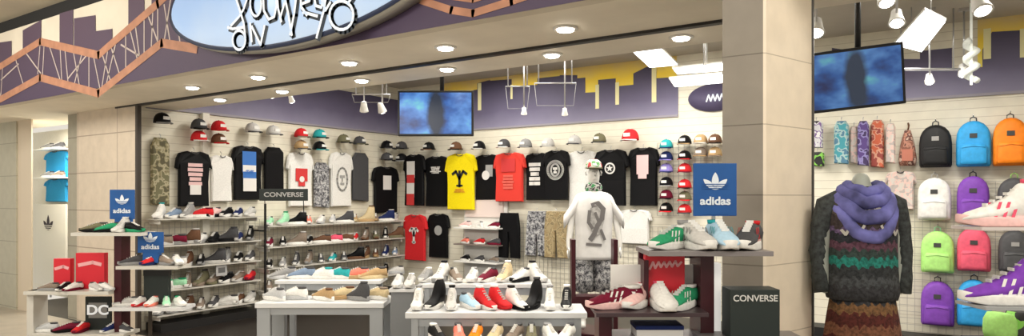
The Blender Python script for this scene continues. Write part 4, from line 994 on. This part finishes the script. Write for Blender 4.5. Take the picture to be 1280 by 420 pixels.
# white box with shoes right of the taller table
p = atd(505, 378, 6.75)
t = thing('display_cube', 'tall grey display cube between the two white tables', 'display stand', (p.x, p.y, 0), TH)
hC = atd(505, 359, 6.75).z
bpart('body', mat('grey_laminate', (.20,.21,.22), .4), t, -.11, .11, -.13, .13, 0, hC-.03, bev=.006); bpart('top_board', M_tab, t, -.125, .125, -.15, .15, hC-.03, hC, bev=.004)
shoe(loc_on(p, TH, -.06, 0, hC+.001), TH-PI/2, L_('silver','white'), 'left one on the grey display cube', 'shoes on the display tables')
shoe(loc_on(p, TH, .06, 0, hC+.001), TH-PI/2, L_('lightgrey','white','white'), 'right one on the grey display cube', 'shoes on the display tables')
# table B
hT = .71; pt = atH(621, 385, hT); dT = 6.05
wT = 218*dT/F
table(pt, TH, wT, .50, hT, 'long white display table crowded with shoes, right of centre', .06, .05, .40)
tb = [(-.70,L_('white','white','grey','high')),(-.55,L_('black','white','white','boot')),(-.40,L_('lightgrey','white','black','high')),(-.24,L_('paleblue','white')),(-.10,L_('red','white','white','high')),(.03,L_('red','red','white','high')),(.18,L_('white','black','black','high')),(.32,L_('black','black',kind='boot')),(.47,L_('white','white','grey','high')),(.62,L_('black','white','white','high'))]
for i, (x, s) in enumerate(tb):
    shoe(loc_on(pt, TH, x, -.04+.04*(i % 2), hT+.001), TH-PI/2+random.uniform(-.7,.7), s, f'{ORD[i]} from left on the long white table', 'shoes on the display tables')
# back step with white risers
pk_ = Vector(loc_on(pt, TH, -.12, .62, 0)); hK = .87
t = table(pk_, TH, wT*.82, .40, hK, 'higher white table behind the crowded shoe table', .05, .04)
tk = [(-.66,L_('grey','white','white')),(-.50,L_('white','grey','black','high')),(-.33,L_('taupe','white')),(-.15,L_('white','white','grey')),(.02,L_('maroon','white')),(.20,L_('sand','white','white','high')),(.38,L_('white','black')),(.56,L_('white','lightgrey','black','high'))]
for i, (x, s) in enumerate(tk):
    shoe(loc_on(pk_, TH, x*.9, 0, hK+.001), TH-PI/2+random.uniform(-.9,.9), s, f'{ORD[i]} from left on the higher white table', 'shoes on the display tables')
# low bench in front
hL = .51; pl = atH(625, 426, hL)
t = thing('low_bench', 'low white bench of shoes in front of the crowded table', 'bench', (pl.x, pl.y, 0), TH)
bpart('bench_top', M_tab, t, -.62, .62, -.17, .17, hL-.04, hL, bev=.005)
for s in (-1, 1): bpart('leg', M_tleg, t, s*.56-.03, s*.56+.03, -.14, .14, 0, hL-.04)
tl = [(-.52,L_('black','white','white')),(-.34,L_('coral','white')),(-.20,L_('orange','white')),(-.04,L_('sand','white')),(.12,L_('taupe','white')),(.26,L_('olive','white')),(.42,L_('white','white','grey')),(.55,L_('white','grey'))]
for i, (x, s) in enumerate(tl):
    shoe(loc_on(pl, TH, x, 0, hL+.001), TH-PI/2+random.uniform(-.5,.5), s, f'{ORD[i]} from left on the low front bench', 'shoes on the display tables')
# white shelf unit against the back wall
p = atY(600, 246, YB-.2); 
def zb_(py): return atY(600, py, YB-.35).z
t = thing('shelf_unit', 'narrow white shelf unit with small shoes on the back wall', 'shelf', (p.x, YB-.02, 0), 0)
w = (atY(627, 0, YB-.2).x-atY(573, 0, YB-.2).x)
bpart('back_panel', M_white, t, -w/2, w/2, -.03, 0, .1, zb_(246)); 
rows = [(285,[L_('palepink','white'),L_('white','white'),L_('maroon','white')]),(306,[L_('coral','white'),L_('red','white'),L_('charcoal','maroon')]),(328,[L_('black','white'),L_('charcoal','white'),L_('taupe','grey')])]
for i, (py, sp) in enumerate(rows):
    z = zb_(py); bpart('shelf_board', M_white if i != 1 else mat('taupe_board', (.2,.16,.14), .5), t, -w/2, w/2, -.33, -.03, z-.02, z)
    for j, s in enumerate(sp):
        shoe((p.x-w/2+w*(j+.5)/3, YB-.22, z+.001), PI-.3+random.uniform(-.3,.3), s, f'{ORD[j]} from left on the {RN[i]} board of narrow white shelf unit', 'shoes on the narrow shelf unit', .82)
bpart('header_board', mat('header_pale_pink', (.78,.66,.62), .6), t, -w*.45, w*.42, -.06, -.03, zb_(272), zb_(249))

# ================================================================== SIGNS with leaf emblem
M_sblue = mat('sign_blue', (.010,.085,.30), .4, noise=.1, nscale=5); M_lw_ = mat('emblem_white', (.72,.78,.85), .5)
def trefoil(bm, s, y, x0=0, z0=0):
    def leaf(ang, ln, wd):
        n = 14; pts = []
        for k in range(n+1): f = k/n; pts.append((wd*math.sin(PI*f)**.8, f*ln))
        for k in range(n-1, 0, -1): f = k/n; pts.append((-wd*math.sin(PI*f)**.8, f*ln))
        ca, sa_ = math.cos(ang), math.sin(ang)
        bm.faces.new([bm.verts.new((x0+(a*ca+b_*sa_), y, z0+(-a*sa_+b_*ca))) for a, b_ in pts])
    leaf(0, s, s*.20); leaf(.85, s*.92, s*.17); leaf(-.85, s*.92, s*.17)
def trefoil_cut(bm, s, y, x0=0, z0=0):
    for k in range(3): ribbon(bm, [(x0-s*.75, z0+s*(.07+.12*k)), (x0+s*.75, z0+s*(.07+.12*k))], s*.045, y)
def leaf_sign(pxa, pxb, pya, pyb, d, label, rz=TH, foot=0):
    p = atd((pxa+pxb)/2, pyb, d); w = (pxb-pxa)*d/F; h = (pyb-pya)*d/F
    t = thing('brand_sign', label, 'sign', p, rz)
    bm = B(); box(bm, -w/2, w/2, 0, .015, 0, h, bev=.003); obj('board', bm, M_sblue, t)
    bm = B(); trefoil(bm, w*.40, -.002, 0, h*.50); obj('leaf_emblem', bm, M_lw_, t, fix=False)
    bm = B(); trefoil_cut(bm, w*.40, -.004, 0, h*.50); obj('emblem_stripes', bm, M_sblue, t, fix=False)
    lettering('adidas', w*.26, M_lw_, t, (0, -.003, h*.28), 1.1, .0015)
    bm = B(); box(bm, -w*.3, w*.3, .0, .07, -foot, .006); obj('foot', bm, M_sblue, t)
leaf_zr = 3.05
SC = 1.0
# ------------------------------------------------------------------ right display stand
dR = 3.0
pR = atd(850, 246, dR)
def XR_(px): return (px-850)*dR/F
def ZR(py): return EYE+(HY-py)*dR/F
t = thing('display_stand', 'dark red and white stepped shoe stand in front of the column', 'display stand', (pR.x, pR.y, 0), TH)
M_shelf = mat('grey_shelf_board', (.22,.20,.20), .35)
bm = B(); box(bm, XR_(803), XR_(952), -.14, .16, ZR(317), ZR(311), bev=.002); obj('top_shelf', bm, M_shelf, t)
bm = B(); box(bm, XR_(874), XR_(891), -.02, .16, 0, ZR(317)); obj('upright_panel', bm, M_redframe, t)
bm = B(); box(bm, XR_(806), XR_(874), .13, .16, ZR(326), ZR(317)); box(bm, XR_(806), XR_(812), .02, .16, ZR(386), ZR(326)); obj('upper_frame', bm, M_redframe, t)
bm = B(); box(bm, XR_(740), XR_(874), -.15, .16, ZR(389), ZR(384), bev=.002); obj('middle_shelf', bm, mat('dark_shelf_board', (.05,.03,.035), .35), t)
bm = B(); box(bm, XR_(768), XR_(874), .10, .12, ZR(383.9), ZR(334)); obj('white_back_panel', bm, M_white, t)
bm = B(); box(bm, XR_(892), XR_(903), .02, .08, .2, ZR(330)); obj('white_side_panel', bm, mat('lit_acrylic', (.85,.84,.80), .3, emit=.5), t)
bm = B(); box(bm, XR_(748), XR_(764), -.02, .14, 0, ZR(389)); obj('left_upright', bm, M_redframe, t)
bm = B(); box(bm, XR_(764), XR_(874), -.12, .12, ZR(418)-.02, ZR(418)); obj('lower_shelf', bm, M_redframe, t)
def onR(px, y, py): return loc_on(pR, TH, XR_(px), y, ZR(py)+.001)
gR = 'shoes on the right display stand'
shoe(onR(838, -.0, 311), TH+PI+.75, L_('green','white','white'), 'leftmost on the top shelf before the column', gR, 1.0, True)
shoe(onR(868, 0, 311), TH-PI/2+.15, L_('lightgrey','white','grey'), 'under the left half of the large blue sign', gR, 1.2, True)
shoe(onR(901, 0, 311), TH-PI/2-.05, L_('paleblue','white','teal'), 'under the right half of the large blue sign', gR, 1.22, True)
shoe(onR(936, .0, 311), TH-PI/2-.5, L_('charcoal','white','red'), 'rightmost on the top shelf before the column', gR, 1.18, True)
leaf_sign(867, 921, 204, 270, 3.14, 'large blue board with white three-leaf emblem in front of the column')
bm = B()
pz = atd(894, 270, 3.14)
t2 = thing('sign_post', 'thin clear post holding the large blue emblem board', 'post', (pz.x, pz.y, ZR(311)), TH)
bpart('post', M_steel, t2, -.008, .008, .02, .03, 0.0, pz.z-ZR(311)+.03)
shoe(onR(768, -.02, 384), TH+PI+.3, L_('maroon','palepink','white'), 'leftmost on the middle shelf of the dark red stand', gR, .95, True)
shoe(onR(798, .02, 384), TH+PI+1.0, L_('palepink','white','pink'), 'second on the middle shelf of the dark red stand', gR, .95)
shoe(onR(825, -.03, 384), TH-PI/2, L_('white','white','pink'), 'toe-on in front of the red box', gR, 1.1)
shoe(onR(850, -.03, 384), TH-PI/2-.7, L_('green','white','white'), 'beside the dark red upright', gR, .95, True)
# red box
p = loc_on(pR, TH, XR_(834), .055, ZR(384)+.001)
t = thing('shoe_box', 'large bright red box with pale script standing behind the white shoe', 'box', p, TH)
bpart('carton', mat('box_red', (.62,.02,.035), .45), t, -.088, .088, -.015, .04, 0, ZR(320)-ZR(384), bev=.002)
bm = B(); hh = ZR(320)-ZR(384); ribbon(bm, [(-.07,hh*.72),(-.055,hh*.86),(-.045,hh*.74),(-.03,hh*.86),(-.02,hh*.76),(-.005,hh*.86),(.005,hh*.76),(.02,hh*.87),(.03,hh*.77),(.045,hh*.88),(.055,hh*.78),(.072,hh*.86)], .010, -.018); obj('script_lettering', bm, mat('script_pink', (.80,.40,.42), .5), t, fix=False)
# lower boxes
p = onR(820, -.02, 418)
t = thing('shoe_box', 'flat navy and white box under the middle shelf of the dark red stand', 'box', p, TH)
bpart('carton', M_white, t, -.10, .10, -.06, .08, 0, .035); bpart('lid', cm('navy'), t, -.103, .103, -.063, .083, .035, .052)
# black box right
pX = atd(944, 420, 2.85); 
t = thing('shoe_box', 'black upright box reading CONVERSE in front of the column foot', 'box', (pX.x, pX.y, atd(944, 424, 2.85).z), TH)
w = 62*2.85/F; h = 62*2.85/F
bpart('carton', mat('box_black_green', (.018,.026,.024), .5), t, -w/2, w/2, 0, .12, 0, h, bev=.003)
lettering('CONVERSE', .037, mat('lettering_pale', (.6,.6,.58), .5), t, (0, -.003, h*.82), 1.02, .0006)
zp = atd(944, 424, 2.85).z
t = thing('display_plinth', 'black low plinth under the CONVERSE box', 'plinth', (pX.x, pX.y, 0), TH)
bpart('body', M_black, t, -w*.9, w*.9, -.10, .16, 0, zp-.02); bpart('top_board', M_shelf, t, -w*1.05, w*1.05, -.12, .18, zp-.02, zp)
for i, (x, s) in enumerate(((-.06,L_('palepink','white')),(.0,L_('charcoal','white')),(.085,L_('sand','white')))):
    pass

# ------------------------------------------------------------------ left display stands
dL = 7.1
pL = atd(150, 246, dL)
def XL_(px): return (px-150)*dL/F
def ZL(py): return EYE+(HY-py)*dL/F
t = thing('display_stand', 'dark red stepped shoe stand in front of the left pillar', 'display stand', (pL.x, pL.y, 0), TH)
bm = B(); box(bm, XL_(100), XL_(186), -.15, .15, ZL(294), ZL(290)); obj('top_shelf', bm, M_glass, t)
bm = B(); box(bm, XL_(146), XL_(155), -.05, .12, 0, ZL(294)); obj('upright_panel', bm, M_redframe, t)
bm = B(); box(bm, XL_(155), XL_(230), -.15, .15, ZL(335), ZL(331)); obj('upper_shelf', bm, M_glass, t)
bm = B(); box(bm, XL_(146), XL_(236), -.15, .15, ZL(386), ZL(382)); obj('middle_shelf', bm, M_tab, t)
bm = B(); box(bm, XL_(176), XL_(180), .145, .165, 0, ZL(331)); obj('slim_post', bm, mat('bronze_jamb'), t)
bm = B(); box(bm, XL_(42), XL_(146), -.15, .15, ZL(366), ZL(362)); obj('left_shelf', bm, M_glass, t)
bm = B(); box(bm, XL_(42), XL_(50), -.1, .12, 0, ZL(362)); obj('left_upright', bm, M_glass, t)
bm = B(); box(bm, XL_(50), XL_(165), -.15, .15, ZL(418), ZL(414)); obj('lower_shelf', bm, M_glass, t)
def onL(px, y, py): return loc_on(pL, TH, XL_(px), y, ZL(py)+.001)
gL = 'shoes on the left display stand'
for i, (px, py, s, rz) in enumerate(((118,290,L_('olive','black'),PI+.2),(136,290,L_('green','black'),PI+.6),(151,290,L_('lightgrey','white','white','high'),-PI/2),(168,290,L_('black','green'),-.4))):
    shoe(onL(px, 0, py), TH+rz, s, f'{ORD[i]} from left on the top shelf by the left pillar', gL)
for i, (px, py, s, rz) in enumerate(((167,331,L_('charcoal','grey'),PI+.5),(190,331,L_('red','navy'),PI+1.2),(206,331,L_('taupe','grey'),-.5),(222,331,L_('white','lightgrey','grey'),-.9))):
    shoe(onL(px, 0, py), TH+rz, s, f'{ORD[i]} from left on the shelf under the small blue sign', gL)
for i, (px, py, s, rz) in enumerate(((158,382,L_('lightgrey','white'),PI+.3),(174,382,L_('white','red'),-PI/2),(190,382,L_('white','coral','coral'),-PI/2),(208,382,L_('mint','white','green'),-1.1),(225,382,L_('white','white','green'),-.8))):
    shoe(onL(px, 0, py), TH+rz, s, f'{ORD[i]} from left on the white shelf beside the left pillar', gL, .9)
for i, (px, py, s, rz) in enumerate(((66,362,L_('taupe','grey'),PI),(84,362,L_('black','white'),-PI/2),(96,362,L_('white','maroon'),-PI/2-.3),(124,362,L_('lightgrey','white'),-.6),(137,362,L_('white','silver'),-.4))):
    shoe(onL(px, -.06, py), TH+rz, s, f'{ORD[i]} from left before the two red boxes', gL, .8)
for i, (px, py, s, rz) in enumerate(((60,414,L_('silver','white'),PI),(86,414,L_('maroon','black'),PI+.6),(104,414,L_('red','maroon'),-PI/2),(142,414,L_('navy','white'),-PI/2-.3),(157,414,L_('charcoal','white'),-.4))):
    shoe(onL(px, -.03, py), TH+rz, s, f'{ORD[i]} from left on the lowest far left shelf', gL, .95)
leaf_sign(137, 168, 237, 274, dL+.12, 'small blue emblem board above the left pillar shoe stand', foot=ZL(274)-ZL(290)-.02)
leaf_sign(172, 204, 290, 316, dL-.02, 'small blue emblem board lower down, beside the black jamb', foot=ZL(316)-ZL(331)-.02)
# red boxes
for (xa, xb, ya, yb, lb) in ((62,83,324,352,'smaller plain red box at the far left shelf'),(90,126,317,352,'larger red box with pale lid print at the far left')):
    p = loc_on(pL, TH, XL_((xa+xb)/2), .09, ZL(362)+.001); w = (xb-xa)*dL/F; h = (ZL(ya)-ZL(362))
    t = thing('shoe_box', lb, 'box', p, TH)
    bpart('carton', mat('box_red'), t, -w/2, w/2, -.03, .04, 0, h, bev=.003)
    bm = B(); ribbon(bm, [(-w*.38, h*.66), (w*.1, h*.74), (w*.38, h*.68)], h*.10, -.034); obj('printed_swoosh', bm, mat('script_pink'), t, fix=False)
# black framed sign
p = loc_on(pL, TH, XL_(118), .06, ZL(414)+.001); w = 32*dL/F; h = ZL(372)-ZL(414)
t = thing('brand_sign', 'black framed board with white letters DC low at the left', 'sign', p, TH)
bpart('frame', mat('sign_black', (.012,.018,.016), .5), t, -w/2, w/2, 0, .03, 0, h, bev=.003)
bpart('panel', mat('panel_grey', (.22,.22,.21), .5), t, -w*.36, w*.36, -.004, 0, h*.36, h*.82)
lettering('DC', h*.40, mat('lettering_white'), t, (0, -.007, h*.59), 1.15, .004)
# black box on shelf beside jamb
p = onL(190, .03, 382)
t = thing('shoe_box', 'plain black box standing behind shoes beside the black jamb', 'box', loc_on(pL, TH, XL_(190), .10, ZL(382)+.001), TH)
bpart('carton', mat('box_black_green'), t, -.13, .13, -.02, .04, 0, ZL(340)-ZL(382), bev=.003); bpart('lid', M_black, t, -.133, .133, -.023, .043, ZL(346)-ZL(382), ZL(339)-ZL(382))
# ------------------------------------------------------------------ goods in the small left window
YN = 5.1
def nz(px, py, Y=YN): return atY(px, py, Y)
for i, (py, c) in enumerate(((187, [L_('grey','white'), L_('charcoal','grey')]), (222, [L_('grey','white'), L_('taupe','white')]))):
    a = nz(42, py); b_ = nz(72, py); bm = B(); box(bm, a.x, b_.x, YN-.05, 5.35, a.z-.02, a.z); o = obj('display_shelf', bm, M_white); tag(o, f'white shelf in the small left window, {"upper" if i == 0 else "lower"} one', 'shelf')
    for j, s in enumerate(c):
        shoe((a.x+(b_.x-a.x)*(.32+.42*j), YN+.10, a.z+.001), PI+.3, s, f'{ORD[j]} on the {"upper" if i == 0 else "lower"} shelf in the small left window', 'shoes in the small left window', 1.0)
for (ya, yb, lb, cl) in ((190, 220, 'upper bright blue tee shirt in the small left window', 'skyblue'), (224, 250, 'lower bright blue tee shirt in the small left window', 'skyblue')):
    a = atY(56, ya, 5.30); b_ = atY(86, yb, 5.30)
    garment('tee', ((a.x+b_.x)/2, 5.33, a.z), 0, (b_.x-a.x), abs(atY(70, ya, 5.3).z-atY(70, yb, 5.3).z)*1.1, cm(cl), lb, 'tee shirt', group='blue tees in the left window')
a = atY(42, 255, 5.2); b_ = atY(82, 360, 5.2)
t = thing('emblem_panel', 'tall white panel with black three-leaf emblem in the small left window', 'sign', ((a.x+b_.x)/2, 5.2, b_.z), 0)
w = b_.x-a.x; h = a.z-b_.z
bpart('panel', mat('emblem_panel_white', (.80,.78,.72), .5), t, -w/2, w/2, 0, .03, 0, h); bpart('stand', M_steel, t, -.02, .02, .01, .03, -b_.z, 0)
bm = B(); trefoil(bm, .26, -.003, -.03, h*.68); obj('leaf_emblem', bm, mat('emblem_black', (.03,.02,.03), .6), t, fix=False)
bm = B(); trefoil_cut(bm, .26, -.006, -.03, h*.68); obj('emblem_stripes', bm, mat('emblem_panel_white'), t, fix=False)
for i, (px, py) in enumerate(((52,140),(62,150),(74,136),(78,150))):
    p = atY(px, py, 5.3); cap((p.x, 5.2, p.z), 0, ('sand','taupe','olive','sand')[i], ('taupe','sand','sand','olive')[i], f'small tan cap high in the left window, {ORD[i]} from left', .8)

# ------------------------------------------------------------------ big shoes on the right
dS = 2.35
pS = atd(1255, 246, dS)
def XS(px): return (px-1255)*dS/F
def ZS(py): return EYE+(HY-py)*dS/F
t = thing('display_stand', 'clear edged shelf stand at the right edge with two big sneakers', 'display stand', (pS.x, pS.y, 0), TH)
bm = B(); box(bm, XS(1210), XS(1360), -.07, .09, ZS(287), ZS(283)); obj('upper_shelf', bm, mat('pale_acrylic', (.62,.56,.54), .2), t)
bm = B(); box(bm, XS(1215), XS(1360), -.07, .09, ZS(384), ZS(380)); obj('lower_shelf', bm, mat('grey_acrylic', (.34,.35,.36), .2), t)
bm = B(); box(bm, XS(1345), XS(1358), -.05, .07, 0, ZS(200)); obj('upright', bm, M_steel, t)
bm = B(); box(bm, XS(1225), XS(1365), -.1, .12, 0, .03); obj('base_plate', bm, M_steel, t)
gS = 'sneakers at the right edge'
shoe(loc_on(pS, TH, XS(1256), 0, ZS(283)+.001), TH+PI-.15, L_('white','palepink','pink','high'), 'big one in front of the upper purple backpack', gS, 1.05, True)
shoe(loc_on(pS, TH, XS(1262), 0, ZS(380)+.001), TH+PI-.12, L_('purple','white','white','high'), 'big one in front of the lower blue backpack', gS, 1.12, True)
p = atd(1250, 424, 4.2)
t = thing('tee_stack', 'lime green and black bundle low at the right edge', 'bag', (p.x, p.y, p.z), TH)
bm = B(); loft(bm, [ell(0, 0, z, a, .08, 16, .7) for z, a in ((0,.07),(.05,.085),(.12,.08),(.16,.05))]); obj('green_bag', bm, cm('lime'), t, True)
bm = B(); loft(bm, [ell(.12, 0, z, a, .08, 16, .7) for z, a in ((0,.07),(.05,.08),(.12,.07),(.17,.05))]); obj('black_bag', bm, v7, t, True)
t = thing('display_plinth', 'low black plinth under the lime green bundle', 'plinth', (p.x+.04, p.y, 0), TH)
bpart('body', M_black, t, -.2, .25, -.14, .14, 0, p.z)
# dark bench along the lower right back wall
bm = B(); box(bm, -1.6, 2.6, YB-.35, YB-.04, 0, .11); struct('baseboard_back', bm, mat('black_base'))

# ================================================================== LIGHT + CAMERA
w = bpy.data.worlds.new('mall_ambient'); scene.world = w; w.use_nodes = True  # even ambient fill added for the open mall side
bg = w.node_tree.nodes['Background']; bg.inputs[0].default_value = (1.0,.93,.82,1); bg.inputs[1].default_value = .8
def area(loc, sx_, sy_, e, tgt, col=(1,.94,.84), name='mall_fill'):
    a = bpy.data.lights.new(name, 'AREA'); a.shape = 'RECTANGLE'; a.size = sx_; a.size_y = sy_; a.energy = e; a.color = col
    o = bpy.data.objects.new(name, a); COL.objects.link(o); o.location = loc
    o.rotation_euler = (Vector(tgt)-Vector(loc)).to_track_quat('-Z', 'Y').to_euler()
area((-3.5, -.5, 3.75), 4, 1.2, 190, (-4, 4.5, 1.2)); area((-8.5, .8, 3.75), 3, 1.2, 170, (-9.5, 4.4, 1.5)); area((1.2, .3, 3.75), 2, 1, 70, (0, 4, 1.2)); area((1.4, 2.6, 3.72), 1, .8, 45, (-.7, 3.7, 1.8))  # unseen lamps added to brighten the shop front, the last for the column
for x, y, e in ((-11.6, 4.9, 12),):  # unseen lamp added to brighten the niche
    a = bpy.data.lights.new('niche_fill', 'AREA'); a.shape = 'RECTANGLE'; a.size = 1.6; a.size_y = .3; a.energy = e*5; a.color = (1,.95,.86)
    o = bpy.data.objects.new('niche_fill', a); COL.objects.link(o); o.location = (x, y-.1, SOF-.03)
cam = bpy.data.cameras.new('camera'); co = bpy.data.objects.new('camera', cam); COL.objects.link(co)
co.location = (0, 0, EYE); co.rotation_euler = (PI/2, 0, TH)
cam.sensor_width = 36; cam.lens = 36*F/1280; cam.shift_y = (HY-210)/1280; cam.clip_start = .05
scene.camera = co
scene.view_settings.view_transform = 'Standard'; scene.view_settings.look = 'None'; scene.view_settings.exposure = 0
scene.cycles.max_bounces = 6; scene.cycles.use_denoising = True
for lb, n in LABELS.items():
    if n > 1: print('DUPLICATE LABEL', n, lb)
    if not 4 <= len(lb.split()) <= 16: print('LABEL LENGTH', len(lb.split()), lb)
